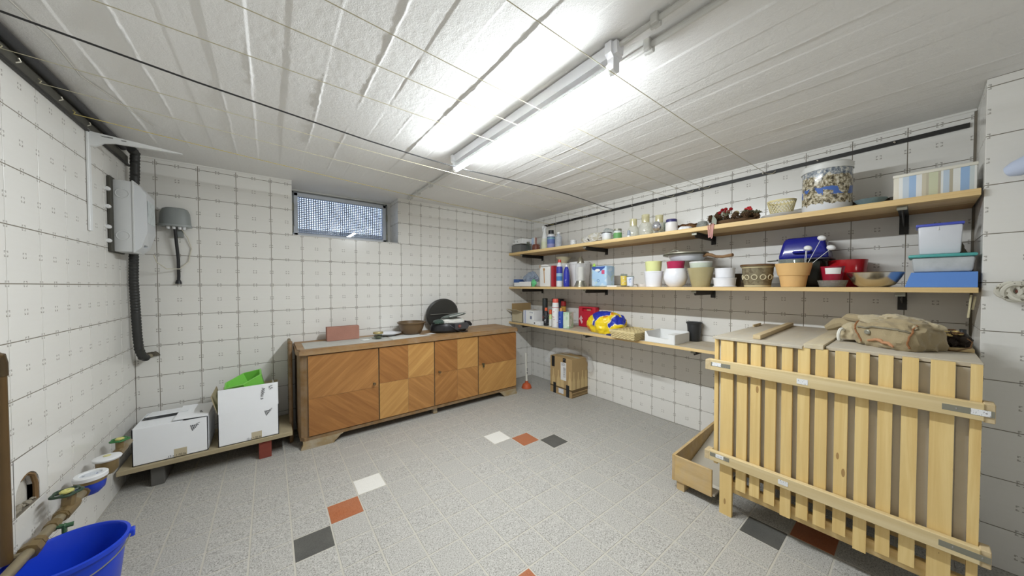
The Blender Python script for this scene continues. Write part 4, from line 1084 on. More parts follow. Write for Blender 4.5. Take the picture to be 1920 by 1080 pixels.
# lid boards
LIDM = wood('lid_board', (206, 196, 176), (184, 172, 150), 'X', 14, 2, 0.8, dust=0.8)
mb = MB(); mb.box(-0.004, 0.882, 0.302, 0.646, 0.8865, 0.899, bev=0.0015); mb.build('lid_board', LIDM, cr)
mb = MB(); mb.box(0.000, 0.882, 0.238, 0.299, 0.892, 0.912, bev=0.0015); mb.build('lid_board', wood('lid_plank', (220, 206, 176), (198, 182, 148), 'X', 26, 2, 0.7, dust=0.4), cr)
mb = MB(); mb.box(0.022, 0.882, -0.132, 0.235, 0.8895, 0.9045, bev=0.0015); mb.build('lid_board', LIDM, cr)
# outlet tray at the foot of the crate
tr = MB(); tr.box(0.014, 0.026, 0.650, 0.840, 0.048, 0.190, bev=0.001); TRM = wood('tray_board', (214, 184, 128), (186, 152, 98), 'Y', 16, 2, 0.6, dust=0.3)
tr.build('tray_front', TRM, cr)
tr = MB(); tr.prism([(0.014, 0.045), (0.80, 0.045), (0.80, 0.235), (0.014, 0.190)], 0.840, 0.854, 'Y'); tr.build('tray_side', TRM, cr, smooth=0)
tr = MB(); tr.box(0.026, 0.80, 0.640, 0.840, 0.050, 0.060); tr.build('tray_bottom', DUSTY, cr, smooth=0)
tr = MB(); tr.prism([(0.12, 0.06), (0.80, 0.06), (0.80, 0.24)], 0.640, 0.838, 'Y'); tr.build('tray_chute', mat('chute_grey', (176, 168, 152), 0.9, var=0.1), cr, smooth=0)
tr = MB(); tr.box(0.02, 0.80, 0.790, 0.830, 0.0, 0.050); tr.build('tray_foot', TRM, cr, smooth=0)

mb = MB(); mb.box(0, 0.80, 0, 0.030, 0, 0.020, bev=0.0015)
tag(mb.build('loose_batten', PINE_X, loc=(1.862, 0.462, 0.900), rz=0.035), 'loose pine batten lying across the lid of the slatted crate', 'batten')
mb = MB()
for k in range(5): mb.box(k * 0.03, k * 0.03 + 0.018, -0.004, 0.004, 0.0, 0.010)
mb.box(-0.004, 0.142, -0.004, 0.004, 0.010, 0.014)
tag(mb.build('notched_strip', PINE_X, loc=(2.40, 0.632, 0.900), rz=0.0, smooth=0), 'short notched wooden strip at the back edge of the crate lid', 'strip')

# canvas bag and dried decoration on the crate
KH = mat('khaki_canvas', (158, 142, 110), 0.95, var=0.14, vs=16, bstr=0.25, bs=220, sheen=0.2)
KL = mat('khaki_canvas_pale', (178, 164, 134), 0.95, var=0.12, vs=16, bstr=0.25, bs=220, sheen=0.2)
PIPING = mat('orange_piping', (146, 98, 60), 0.7)
bag = thing('canvas_bag', 'crumpled khaki canvas bag with orange piping on the slatted crate', 'bag', (2.050, 0.070, 0.905), rz=-0.50)
mb = MB(); mb.blob(0.100, 0.108, 0.074, 21, 0.18, 12, 5, c=(0, -0.015, 0), flat=0.62, fine=0.03, sq=0.62); bag_b = mb.build('body', KH, bag)
mb = MB(); mb.blob(0.088, 0.110, 0.032, 33, 0.42, 15, 5, c=(0.012, 0.0, 0.090), flat=0.3, fine=0.07, M=RX(0.06)); mb.build('flap', KL, bag)
mb = MB(); mb.blob(0.050, 0.050, 0.050, 9, 0.35, 16, 4, c=(-0.01, 0.125, 0.012), flat=0.4, fine=0.06); bag_p = mb.build('pocket', KL, bag)
mb = MB(); mb.tube(lay_on([(-0.050, 0.075, 0.110), (-0.098, 0.070, 0.075), (-0.110, 0.058, 0.045), (-0.108, 0.050, 0.006)], bag_b, 0.001), 0.0030, 7); mb.build('piping', PIPING, bag)
mb = MB(); mb.tube(lay_on([(-0.050, -0.105, 0.100), (-0.088, -0.112, 0.072), (-0.100, -0.112, 0.035), (-0.096, -0.112, 0.006)], bag_b, 0.001), 0.0030, 7); mb.build('piping', PIPING, bag)
mb = MB(); mb.tube(lay_on([(-0.095, 0.055, 0.078), (-0.098, 0.0, 0.082), (-0.096, -0.06, 0.082), (-0.090, -0.105, 0.078)], bag_b, 0.0005), 0.0042, 7); mb.build('zip', mat('zip_grey', (128, 120, 100), 0.6, 0.2), bag)
mb = MB(); mb.lathe([(0, 0), (0.009, 0), (0.010, 0.003), (0.006, 0.005), (0, 0.004)], 14, M=Matrix.Translation(lay_on([(-0.11, 0.02, 0.066), (-0.11, 0.02, 0.0661)], bag_b, 0.0)[0]) @ RY(-PI / 2)); mb.build('snap', GREY_METAL, bag)
mb = MB(); rc_ = lay_on([(-0.09, 0.135, 0.044), (-0.09, 0.135, 0.0441)], bag_p, 0.0)[0]; mb.tube([(rc_.x - 0.004 + 0.018 * math.cos(t), rc_.y, max(0.008, rc_.z + 0.032 * math.sin(t))) for t in [0.9 + k * 0.32 for k in range(12)]], 0.0062, 7); mb.build('ring', mat('ring_white', (226, 224, 214), 0.4), bag)
mb = MB()
mb.tube([(0.04, 0.14, 0.05), (0.05, 0.19, 0.075), (0.06, 0.23, 0.065), (0.05, 0.27, 0.040)], [0.028, 0.026, 0.030, 0.014], 10)
mb.tube([(0.02, 0.10, 0.10), (0.04, 0.17, 0.105), (0.07, 0.21, 0.09)], [0.02, 0.018, 0.012], 8); mb.build('strap', KH, bag)
mb = MB(); pp_ = lay_on([(-0.112, 0.02, 0.018), (-0.118, -0.01, 0.024), (-0.118, -0.05, 0.018), (-0.112, -0.07, 0.008)], bag_b, 0.0); mb.tube(pp_, [0.003 + 0.004 * math.sin(PI * k / (len(pp_) - 1)) for k in range(len(pp_))], 7); mb.build('orange_patch', mat('patch_orange', (182, 134, 98), 0.9), bag)
dd = thing('dried_arrangement', 'dark dried flower arrangement with pale yellow leaves behind the canvas bag', 'decoration', (2.150, -0.090, 0.906))
mb = MB(); mb.box(-0.07, 0.07, -0.040, 0.042, 0, 0.012, bev=0.001); mb.build('tray', wood('tray_pale', (214, 192, 146), (190, 164, 116), 'Y', 20, 2, 0.7), dd)
mb = MB(); mb.blob(0.055, 0.038, 0.034, 14, 0.4, 40, 4, c=(0, 0, 0.012), flat=0.5, fine=0.15); mb.build('twigs', mat('dark_twigs', (44, 34, 26), 0.9, var=0.4, vs=60), dd)
r2 = random.Random(12)
for k in range(16):
    a = r2.random() * 2 * PI; q = r2.random()
    mb = MB(); mb.sphere((0.05 * q * math.cos(a) - 0.012, 0.032 * q * math.sin(a), 0.056 + 0.018 * r2.random()), 0.010, (1.2, 0.9, 0.4), 1)
    mb.build('leaf', mat('leaf_straw', (206, 182, 118), 0.8) if k % 3 else mat('leaf_brown', (96, 66, 36), 0.8), dd)
mb = MB(); mb.tube([(-0.062, -0.036 + 0.012, 0.05), (-0.074, -0.034, 0.04), (-0.082, -0.03, 0.02), (-0.082, 0.0, 0.003), (-0.076, 0.03, 0.003), (-0.066, 0.036, 0.03)], 0.0022, 6); mb.build('hoop', mat('hoop_brown', (110, 80, 50), 0.7), dd)
vial = thing('dark_bottle', 'small dark bottle with silver band beside the dried arrangement', 'bottle', (2.255, -0.112, 0.906))
mb = MB(); mb.lathe([(0, 0.001), (0.016, 0.001), (0.017, 0.004), (0.017, 0.045), (0.009, 0.058), (0.009, 0.072), (0, 0.072)], 18); mb.build('body', BLACK, vial)
mb = MB(); mb.lathe([(0.0175, 0.026), (0.0175, 0.042)], 18); mb.build('band', mat('silver_band', (190, 192, 196), 0.3, 0.4), vial)

# ============================================================ WALL SHELVES
TOPZ, MIDZ, LOWZ = 1.560, 1.150, 0.725
SXF = 2.320
BRK = mat('bracket_black', (52, 51, 50), 0.5, 0.1, var=0.12)
def shelf(label, zt, th, ya, yb, brackets, dusty):
    s = thing('wall_shelf', label, 'shelf', (SXF, ya, zt), group='shelves on the tiled wall')
    D = RT - 0.001 - SXF; L = yb - ya
    m = 0.205
    mb = MB(); mb.box(0, m - 0.0008, 0, L, -th, 0, bev=0.0012); mb.build('plank', SHELF_DUST if dusty else SHELF, s)
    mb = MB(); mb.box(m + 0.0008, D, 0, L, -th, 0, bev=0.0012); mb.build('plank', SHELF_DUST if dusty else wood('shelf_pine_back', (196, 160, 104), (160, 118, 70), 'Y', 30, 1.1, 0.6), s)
    if dusty:
        mb = MB(); mb.box(-0.003, -0.0001, 0, L, -th, -0.001, bev=0.0006); mb.build('edge_strip', SHELF, s)
    for k, y in enumerate(brackets):
        yl = y - ya
        mb = MB()
        mb.box(0.035, D, yl - 0.016, yl + 0.016, -th - 0.0045, -th - 0.0005)
        mb.prism([(0.030, -th - 0.004), (D, -th - 0.004), (D, -th - 0.036), (0.05, -th - 0.036)] if k < 3 else [(0.05, -th - 0.004), (D, -th - 0.004), (D, -th - 0.060), (D - 0.05, -th - 0.062), (0.06, -th - 0.03)], yl - 0.002, yl + 0.002, 'Y')
        mb.box(D - 0.004, D, yl - 0.016, yl + 0.016, -th - 0.060 if k < 3 else -th - 0.10, -th - 0.0005)
        mb.build('bracket', BRK, s, smooth=0)
        mb = MB(); mb.box(0.029, 0.034, yl - 0.016, yl + 0.016, -th - 0.020, -th - 0.0005, bev=0.001); mb.build('bracket_cap', GREY_METAL, s)
    return s
BY = (2.87, 1.93, 0.965, 0.055)
shelf('top pine wall shelf, holding vases, tins and a wreath', TOPZ, 0.028, -0.150, BK - 0.002, BY, False)
shelf('middle pine wall shelf, holding flower pots and pans', MIDZ, 0.023, -0.150, BK - 0.002, BY, False)
shelf('lowest wall shelf, ending at the slatted crate', LOWZ, 0.022, 0.662, BK - 0.002, BY[:3], True)

# ============================================================ THINGS ON THE SHELVES
def lath(name, label, cat, loc, parts, group=None, seg=32, rz=0.0):
    """a turned thing: parts = [(part name, profile, material)]"""
    o = thing(name, label, cat, loc, rz, group)
    for nm, prof, m in parts:
        mb = MB(); mb.lathe(prof, seg); mb.build(nm, m, o)
    return o
def pot_prof(rb, rt, h, w=0.004, lip=0.0, lh=0.0):
    p = [(0, 0.001), (rb, 0.001)]
    if lip: p += [(rt - lip, h - lh), (rt, h - lh), (rt, h), (rt - w, h)]
    else: p += [(rt, h), (rt - w, h)]
    return p + [(max(rb - w, 0.004), w + 0.002), (0, w + 0.002)]
ZT, ZM, ZL = TOPZ + 0.0008, MIDZ + 0.0008, LOWZ + 0.0008

# ---------------- top shelf
o = thing('grey_carton', 'dark grey carton at the corner end of the top shelf', 'box', (2.335, 2.94, ZT))
mb = MB(); mb.box(0, 0.16, -0.075, 0.095, 0, 0.088, bev=0.002); mb.build('body', mat('carton_grey', (112, 112, 110), 0.8), o)
o = thing('white_carton', 'flat white carton lying slanted on the grey carton', 'box', (2.335, 2.935, ZT + 0.089), rz=-0.10)
mb = MB(); mb.box(0, 0.16, -0.115, 0.095, 0.008, 0.066, bev=0.002, M=RX(0.03)); mb.build('body', PAPER, o)
mb = MB(); mb.tube([(-0.0008, 0.062 + 0.012 * math.cos(t), 0.042 + 0.014 * math.sin(t)) for t in [2 * PI * k / 16 for k in range(16)]], 0.002, 4, closed=True); mb.box(-0.001, 0.0, -0.005, 0.018, 0.034, 0.040, M=RX(0.6)); mb.build('print', INK, o)
lath('preserving_jar', 'narrow clear glass jar beside the two cartons', 'jar', (2.385, 2.785, ZT), [('body', [(0, 0.001), (0.019, 0.001), (0.020, 0.09), (0.015, 0.10), (0.015, 0.105), (0.013, 0.105), (0.018, 0.088), (0.017, 0.004), (0, 0.004)], CLEAR), ('lid', [(0, 0.112), (0.017, 0.112), (0.017, 0.100), (0, 0.100)], GREY_METAL)])
o = thing('blister_pack', 'pale blue and white pack standing behind the brown jar', 'pack', (2.47, 2.77, ZT), rz=0.1)
mb = MB(); mb.box(-0.012, 0.012, -0.030, 0.035, 0, 0.165, bev=0.002); mb.build('body', stripes('pack_blue_white', [(0.0, (176, 192, 216)), (0.55, (222, 220, 214)), (0.8, (176, 132, 120))], 'Y', 0.035, -0.030), o)
lath('jam_jar', 'low brown jar with pale speckles on the top shelf', 'jar', (2.390, 2.655, ZT), [('body', [(0, 0.001), (0.042, 0.001), (0.045, 0.01), (0.045, 0.056), (0.038, 0.066), (0, 0.066)], printed('jar_brown', (112, 62, 48), [((196, 180, 160), 0.62), ((66, 44, 36), 0.6)], 70))])
sp = lath('spray_bottle', 'white spray bottle with slim neck on the top shelf', 'bottle', (2.382, 2.505, ZT), [('body', [(0, 0.001), (0.036, 0.001), (0.038, 0.01), (0.036, 0.09), (0.024, 0.150), (0.017, 0.185), (0.016, 0.225), (0, 0.225)], stripes('spray_body', [(0, (206, 208, 178)), (0.35, (214, 214, 196)), (0.5, (228, 228, 226))], 'Z', 0, 0.225))])
mb = MB(); mb.box(-0.035, 0.02, -0.012, 0.012, 0.220, 0.250, bev=0.005); mb.box(-0.030, -0.022, -0.006, 0.006, 0.190, 0.225, bev=0.002); mb.build('trigger_head', WHITE_PLASTIC, sp)
lath('polish_bottle', 'blue labelled bottle with black cap on the top shelf', 'bottle', (2.382, 2.405, ZT), [('body', [(0, 0.001), (0.040, 0.001), (0.043, 0.006), (0.043, 0.135), (0.030, 0.150), (0, 0.150)], stripes('polish_label', [(0, (150, 150, 196)), (0.3, (98, 116, 178)), (0.62, (120, 160, 176)), (0.74, (64, 78, 120)), (0.80, (222, 224, 228))], 'Z', 0, 0.15, var=0.15)), ('cap', [(0, 0.190), (0.029, 0.190), (0.030, 0.150), (0, 0.150)], BLACK)])
lath('lotion_bottle', 'clear plastic bottle half full of white on the top shelf', 'bottle', (2.385, 2.300, ZT), [('body', [(0, 0.001), (0.033, 0.001), (0.035, 0.005), (0.035, 0.105), (0.018, 0.125), (0.018, 0.140), (0, 0.140)], glass('bottle_clear', (226, 230, 236), 0.08, 1.0, 0.35)), ('contents', [(0, 0.004), (0.031, 0.004), (0.032, 0.030), (0, 0.030)], WHITE_PLASTIC), ('cap', [(0, 0.158), (0.016, 0.158), (0.017, 0.140), (0, 0.140)], WHITE_PLASTIC)])
lath('small_cup', 'little white lidded cup before the crumpled bag', 'cup', (2.42, 2.130, ZT), [('body', [(0, 0.001), (0.028, 0.001), (0.032, 0.05), (0, 0.05)], printed('cup_print', (222, 224, 226), [((110, 120, 124), 0.64)], 90)), ('lid', [(0, 0.062), (0.020, 0.062), (0.034, 0.054), (0.034, 0.048), (0, 0.048)], WHITE_PLASTIC)])
o = thing('plastic_bag', 'crumpled pale plastic bag with black print on the top shelf', 'bag', (2.50, 1.945, ZT))
mb = MB(); mb.blob(0.085, 0.165, 0.062, 31, 0.25, 14, 5, flat=0.45, fine=0.07, M=RX(-0.10) @ TR(0, 0, 0.016)); mb.build('film', printed('bag_print', (214, 212, 206), [((196, 190, 172), 0.52), ((70, 70, 70), 0.68)], 16, rough=0.3), o)
mb = MB(); mb.blob(0.045, 0.060, 0.055, 36, 0.4, 22, 4, c=(0.02, -0.145, 0.06), flat=0.4, fine=0.1); mb.build('gathered_neck', BAGFILM, o)
lath('white_tin', 'small white tin with dark rim before the plastic bag', 'tin', (2.395, 1.715, ZT), [('body', [(0, 0.001), (0.042, 0.001), (0.042, 0.066), (0, 0.066)], stripes('tin_label', [(0, (206, 204, 168)), (0.35, (222, 222, 220)), (0.8, (226, 228, 230))], 'Z', 0, 0.066, interp='LINEAR')), ('rim', [(0, 0.074), (0.043, 0.074), (0.0435, 0.066), (0, 0.066)], mat('tin_rim', (92, 90, 92), 0.35, 0.5))])
lath('label_jar', 'glass jar with green label and metal lid on the top shelf', 'jar', (2.395, 1.605, ZT), [('body', [(0, 0.001), (0.034, 0.001), (0.036, 0.008), (0.036, 0.066), (0.030, 0.074), (0, 0.074)], stripes('green_label', [(0, (206, 210, 208)), (0.12, (104, 160, 96)), (0.72, (198, 206, 190)), (0.85, (214, 218, 220))], 'Z', 0, 0.074)), ('lid', [(0, 0.090), (0.033, 0.090), (0.034, 0.074), (0, 0.074)], GREY_METAL)])
o = thing('pale_panel', 'pale board leaning behind the jars and vases on the top shelf', 'board', (2.62, 1.50, ZT))
mb = MB(); mb.box(0.0, 0.010, -0.16, 0.17, 0, 0.095, bev=0.001); mb.build('board', mat('pale_panel_grey', (218, 216, 204), 0.7), o)
lath('salt_shaker', 'tiny clear glass shaker with white foot in front of the vases', 'shaker', (2.348, 1.468, ZT), [('body', [(0, 0.012), (0.014, 0.012), (0.015, 0.02), (0.010, 0.055), (0, 0.058)], glass('shaker_glass', (206, 214, 226), 0.03, 1.2, 0.3)), ('foot', [(0, 0.001), (0.015, 0.001), (0.014, 0.012), (0, 0.012)], WHITE_PLASTIC)])
VG = glass('vase_glass', (250, 250, 246), 0.05, 0.9, 0.22); VN = glass('vase_neck', (242, 238, 212), 0.06, 0.9, 0.35)
for nm, lab, loc, R, hb_, ht, rn in (('glass_vase', 'clear glass vase with yellowish collar next to the green labelled jar', (2.475, 1.505, ZT), 0.048, 0.110, 0.168, 0.029),
                                 ('glass_vase', 'tallest of three glass vases with yellowish collars', (2.470, 1.392, ZT), 0.055, 0.122, 0.185, 0.030),
                                 ('glass_vase', 'glass vase with yellowish collar behind the silver globe', (2.492, 1.288, ZT), 0.046, 0.105, 0.165, 0.029)):
    lath(nm, lab, 'vase', loc, [('body', [(0, 0.001), (R * 0.9, 0.001), (R, 0.02), (R, hb_ * 0.62), (R * 0.84, hb_ * 0.85), (rn, hb_), (rn - 0.002, hb_), (R * 0.8, hb_ * 0.83), (R - 0.003, hb_ * 0.6), (R - 0.003, 0.02), (R * 0.86, 0.005), (0, 0.005)], VG), ('collar', [(rn, hb_ + 0.0005), (rn + 0.001, ht), (rn - 0.001, ht), (rn - 0.002, hb_ + 0.0005)], VN)], 'glass vases on the top shelf')
lath('silver_globe', 'silvery glass globe on a small foot among the vases', 'globe', (2.385, 1.252, ZT), [('globe', [(0, 0.022), (0.012, 0.023), (0.026, 0.034), (0.034, 0.056), (0.032, 0.074), (0.020, 0.092), (0.012, 0.097), (0, 0.098)], mat('mirror_glass', (212, 214, 222), 0.10, 0.85, var=0.05)), ('foot', [(0, 0.001), (0.020, 0.001), (0.012, 0.012), (0.010, 0.024), (0, 0.024)], CHROME)])
lath('drinking_glass', 'plain clear drinking glass before the white jar', 'glass', (2.465, 1.212, ZT), [('body', [(0, 0.001), (0.020, 0.001), (0.026, 0.095), (0.024, 0.095), (0.018, 0.006), (0, 0.006)], CLEAR)])
lath('lidded_jar', 'white jar with dark blue lid on the top shelf', 'jar', (2.398, 1.145, ZT), [('body', [(0, 0.001), (0.040, 0.001), (0.042, 0.006), (0.042, 0.068), (0.036, 0.076), (0, 0.076)], mat('jar_cream', (228, 224, 220), 0.3, var=0.03)), ('lid', [(0, 0.096), (0.036, 0.096), (0.038, 0.092), (0.038, 0.074), (0, 0.074)], mat('lid_navy', (62, 58, 104), 0.35))])
WICK = printed('wicker_brown', (140, 100, 62), [((92, 62, 36), 0.55), ((176, 134, 88), 0.62)], 90, rough=0.7, stretch=(1, 1, 3))
o = thing('wicker_dish', 'shallow brown wicker basket beside the white jar', 'basket', (2.52, 1.075, ZT))
mb = MB(); mb.lathe(pot_prof(0.060, 0.088, 0.052, 0.006), 28, sx=0.8, sy=0.85); mb.build('basket', WICK, o)
mb = MB(); mb.tube([(0.070 * math.cos(t), 0.075 * math.sin(t), 0.053 + 0.003 * math.sin(9 * t)) for t in [2 * PI * k / 44 for k in range(44)]], 0.0045, 6, closed=True); mb.build('rim', mat('wicker_rim', (96, 66, 40), 0.7), o)
o = thing('white_napkin', 'folded white cloth beside the wreath on the top shelf', 'cloth', (2.398, 1.050, ZT))
mb = MB(); mb.blob(0.05, 0.050, 0.026, 41, 0.25, 20, 4, flat=0.3, fine=0.04); mb.build('cloth', mat('napkin_white', (232, 232, 234), 0.9), o)
lath('glass_dome', 'small upturned clear glass between napkin and wreath', 'glass', (2.462, 0.955, ZT), [('body', [(0.040, 0.001), (0.040, 0.03), (0.030, 0.055), (0.010, 0.064), (0, 0.064), (0, 0.060), (0.028, 0.052), (0.037, 0.028), (0.037, 0.001)], glass('dome_glass', (214, 216, 212), 0.05, 1.2, 0.25))])

# wreath
wr = thing('berry_wreath', 'pine cone wreath with red berries and hanging pink ribbons', 'wreath', (2.445, 0.765, ZT))
DRK = mat('cone_brown', (92, 70, 48), 0.9, var=0.35, vs=40); GRN = mat('sage_green', (112, 112, 88), 0.85, var=0.3, vs=40)
r3 = random.Random(5)
mb = MB(); mb.tube([(0.075 * math.cos(t), 0.115 * math.sin(t), 0.0165) for t in [2 * PI * k / 28 for k in range(28)]], 0.016, 8, closed=True); mb.build('hoop', DRK, wr)
cone = MB()
for k in range(7):
    z = 0.004 + k * 0.0042; rr_ = 0.016 * (1 - k / 8.5)
    for q in range(7):
        a = 2 * PI * q / 7 + k * 0.45
        cone.box(-0.004, 0.004, -0.0035, 0.0035, -0.0012, 0.0012, M=TR(rr_ * math.cos(a), rr_ * math.sin(a), z) @ RZ(a) @ RY(-0.5))
cone.sphere((0, 0, 0.014), 0.011, (1, 1, 1.3), 1)
cone_o = cone.build('pine_cone', DRK, wr, smooth=0)
spots = [(2 * PI * k / 15 + r3.uniform(-0.1, 0.1)) for k in range(15)]
for k, a in enumerate(spots):
    oo = cone_o if k == 0 else cone_o.copy()
    if k: COL.objects.link(oo); oo.parent = wr
    q = r3.uniform(0.85, 1.06)
    oo.location = (0.078 * q * math.cos(a), 0.120 * q * math.sin(a), 0.028 + 0.022 * r3.random())
    oo.rotation_euler = (r3.uniform(-0.7, 0.7), r3.uniform(-0.7, 0.7), r3.random() * 6); s = r3.uniform(1.1, 1.6); oo.scale = (s, s, s)
sprig = MB()
for k in range(9):
    a = k * 0.7; sprig.tube([(0, 0, 0), (0.016 * math.cos(a), 0.016 * math.sin(a), 0.010 + 0.003 * (k % 3)), (0.028 * math.cos(a), 0.028 * math.sin(a), 0.008)], [0.002, 0.0025, 0.0008], 4)
sp_o = sprig.build('sprig', GRN, wr)
for k in range(14):
    oo = sp_o if k == 0 else sp_o.copy()
    if k: COL.objects.link(oo); oo.parent = wr
    a = r3.random() * 2 * PI
    oo.location = (0.08 * math.cos(a), 0.122 * math.sin(a), 0.038 + 0.022 * r3.random()); oo.scale = (1.3, 1.3, 1.5); oo.rotation_euler = (r3.uniform(-0.5, 0.5), r3.uniform(-0.5, 0.5), a)
RED = mat('berry_red', (186, 32, 40), 0.2, var=0.08, coat=0.4)
by = MB(); by.sphere((0, 0, 0), 0.0115, sub=2); by_o = by.build('berry', RED, wr)
bspots = [(-0.062 + 0.010 * (k % 3), 0.055 - 0.0115 * (k % 6), 0.068 + 0.011 * ((k * 2) % 4) / 1.3) for k in range(14)] + [(-0.03 + 0.008 * (k % 3), -0.078 - 0.010 * (k % 4), 0.066 + 0.007 * (k % 3)) for k in range(7)]
for k, p in enumerate(bspots):
    oo = by_o if k == 0 else by_o.copy()
    if k: COL.objects.link(oo); oo.parent = wr
    oo.location = (p[0], p[1], p[2] + 0.016); s = 1.0 if k < 14 else 0.75; oo.scale = (s, s, s)
mb = MB(); mb.sphere((-0.05, -0.035, 0.066), 0.018, (1, 1, 0.95), 2); mb.build('gold_ball', mat('pale_gold', (176, 164, 112), 0.35, 0.3), wr)
mb = MB(); mb.sphere((-0.02, 0.105, 0.056), 0.015, (1, 1, 0.95), 2); mb.build('grey_ball', mat('grey_ball', (150, 152, 142), 0.5), wr)
RB = mat('ribbon_sage', (140, 146, 132), 0.6); RP = mat('ribbon_pink', (196, 140, 132), 0.6)
mb = MB(); mb.prism([(0.0, 0.0), (0.022, 0.004), (0.028, 0.028), (0.020, 0.068), (-0.002, 0.030)], -0.104, -0.102, 'X', M=TR(0, 0.060, 0.002)); mb.build('ribbon', RB, wr)
for k, (dy, l) in enumerate(((0.100, 0.072), (0.088, 0.075), (0.076, 0.088), (0.068, 0.086))):
    mb = MB(); mb.box(-0.132, -0.1305, dy - 0.0032, dy + 0.0032, -l - 0.004, 0.004, M=RX(0.05 * (k - 1.5))); mb.box(-0.132, -0.085, dy - 0.0032, dy + 0.0032, 0.003, 0.0045); mb.build('ribbon', RP, wr, smooth=0)
# tray, basket, printed tin
lath('white_platter', 'flat white platter under the yellow perforated basket', 'plate', (2.475, 0.512, ZT), [('dish', [(0, 0.002), (0.075, 0.002), (0.085, 0.008), (0.104, 0.022), (0.106, 0.026), (0.102, 0.027), (0.082, 0.014), (0.074, 0.008), (0, 0.008)], mat('platter_grey_white', (206, 208, 210), 0.3))])
yb_ = thing('perforated_basket', 'cream yellow perforated plastic basket standing on the white platter', 'basket', (2.475, 0.520, ZT + 0.009))
CREAM = mat('cream_plastic', (226, 212, 160), 0.45, var=0.04)
mb = MB(); ns = 24; rows = 8
def rz_(i): return (0.046 + 0.020 * i / rows, 0.004 + 0.090 * i / rows)
for k in range(ns):
    for d_ in (1, -1):
        pts_ = []
        for i in range(rows + 1):
            r_, z_ = rz_(i); a = 2 * PI * (k + d_ * i * 0.5) / ns
            pts_.append((r_ * math.cos(a), r_ * math.sin(a), z_))
        mb.tube(pts_, 0.0019, 4)
mb.build('lattice', CREAM, yb_)
mb = MB(); mb.lathe([(0.062, 0.094), (0.068, 0.094), (0.070, 0.104), (0.064, 0.104), (0.062, 0.094)], 36); mb.build('rim', CREAM, yb_)
mb = MB(); mb.lathe([(0, 0.001), (0.047, 0.001), (0.047, 0.010), (0, 0.006)], 36); mb.build('base', CREAM, yb_)
t = NT('picture_wrap'); c = t.xyz(); ang = t.math('ARCTAN2', c[1], c[0]); zz_ = t.math('DIVIDE', c[2], 0.25)
cv = t.new('CombineXYZ'); t.link(t.math('MULTIPLY', ang, 1.6), cv.inputs[0]); t.link(t.math('MULTIPLY', zz_, 3.0), cv.inputs[1])
n = t.noise(cv.outputs[0], 1.6, 5, 0.6); n2 = t.noise(cv.outputs[0], 4.2, 6, 0.68)
land = t.ramp(n2, [(0.38, (58, 52, 42)), (0.46, (120, 108, 82)), (0.54, (186, 176, 150)), (0.62, (222, 216, 200))])
sky = t.ramp(n2, [(0.35, (70, 82, 100)), (0.5, (146, 152, 158)), (0.6, (214, 212, 204))])
col = t.mix(t.math('GREATER_THAN', t.math('ADD', zz_, t.math('MULTIPLY', n, 0.5)), 0.98), land, sky)
lake = t.math('MULTIPLY', t.math('LESS_THAN', t.math('ABSOLUTE', t.math('SUBTRACT', zz_, 0.42)), t.math('MULTIPLY', n, 0.16)), t.math('GREATER_THAN', t.noise(cv.outputs[0], 1.1, 2), 0.50))
col = t.mix(lake, col, lin((70, 104, 176)))
dark = t.math('MULTIPLY', t.math('GREATER_THAN', n, 0.62), 0.75); col = t.mix(dark, col, lin((46, 50, 48)))
mgn = t.math('LESS_THAN', zz_, t.math('MULTIPLY_ADD', t.noise(cv.outputs[0], 3.0, 2), 0.18, 0.06)); col = t.mix(mgn, col, lin((220, 222, 226)))
PICT = t.finish(col, 0.18, coat=0.4)
lath('picture_tin', 'large round tin with snowy landscape print and white lid', 'tin', (2.448, 0.322, ZT), [('body', [(0, 0.001), (0.098, 0.001), (0.100, 0.004), (0.100, 0.232), (0, 0.232)], PICT), ('lid', [(0, 0.258), (0.098, 0.258), (0.104, 0.250), (0.104, 0.222), (0.1005, 0.222), (0.1005, 0.233), (0, 0.233)], mat('tin_lid_white', (218, 218, 214), 0.35))], seg=48)
o = thing('dark_casserole', 'dark oval dish with handle behind the picture tin', 'dish', (2.585, 0.175, ZT))
mb = MB(); mb.lathe(pot_prof(0.07, 0.085, 0.055, 0.005), 28, sx=0.85, sy=0.9); mb.build('dish', mat('dark_enamel', (70, 64, 54), 0.35), o)
mb = MB(); mb.box(-0.015, 0.015, -0.105, -0.070, 0.040, 0.060, bev=0.004); mb.build('handle', mat('dark_enamel', (70, 64, 54), 0.35), o)
lath('glass_bowl', 'bluish glass dish with gilt rim at the front of the top shelf', 'bowl', (2.425, 0.158, ZT), [('bowl', pot_prof(0.030, 0.058, 0.034, 0.003), glass('blue_glass', (170, 196, 206), 0.04, 1.3, 0.4))])
o = thing('gilt_leaf', 'small gilded leaf shaped ornament lying in the bluish glass dish', 'ornament', (2.425, 0.148, ZT + 0.010))
mb = MB(); mb.blob(0.016, 0.036, 0.016, 3, 0.3, 40, 3, c=(0, 0, 0.014), M=RX(-0.45)); mb.build('leaf', mat('gilt', (170, 150, 92), 0.4, 0.4, var=0.3, vs=50), o)
STR = stripes('box_stripes', [(0, (226, 220, 204)), (0.08, (232, 232, 228)), (0.13, (196, 208, 220)), (0.21, (160, 188, 222)), (0.30, (228, 228, 226)), (0.37, (206, 198, 176)), (0.42, (190, 182, 160)), (0.45, (204, 206, 176)), (0.56, (184, 176, 156)), (0.59, (228, 230, 228)), (0.62, (192, 206, 220)), (0.69, (186, 178, 158)), (0.73, (230, 230, 226)), (0.81, (156, 186, 222)), (0.91, (206, 214, 214)), (0.96, (232, 232, 228))], 'Y', 0.085, -0.145)
o = thing('striped_box', 'long box with blue, cream and green stripes at the pier end', 'box', (2.372, 0.0, ZT))
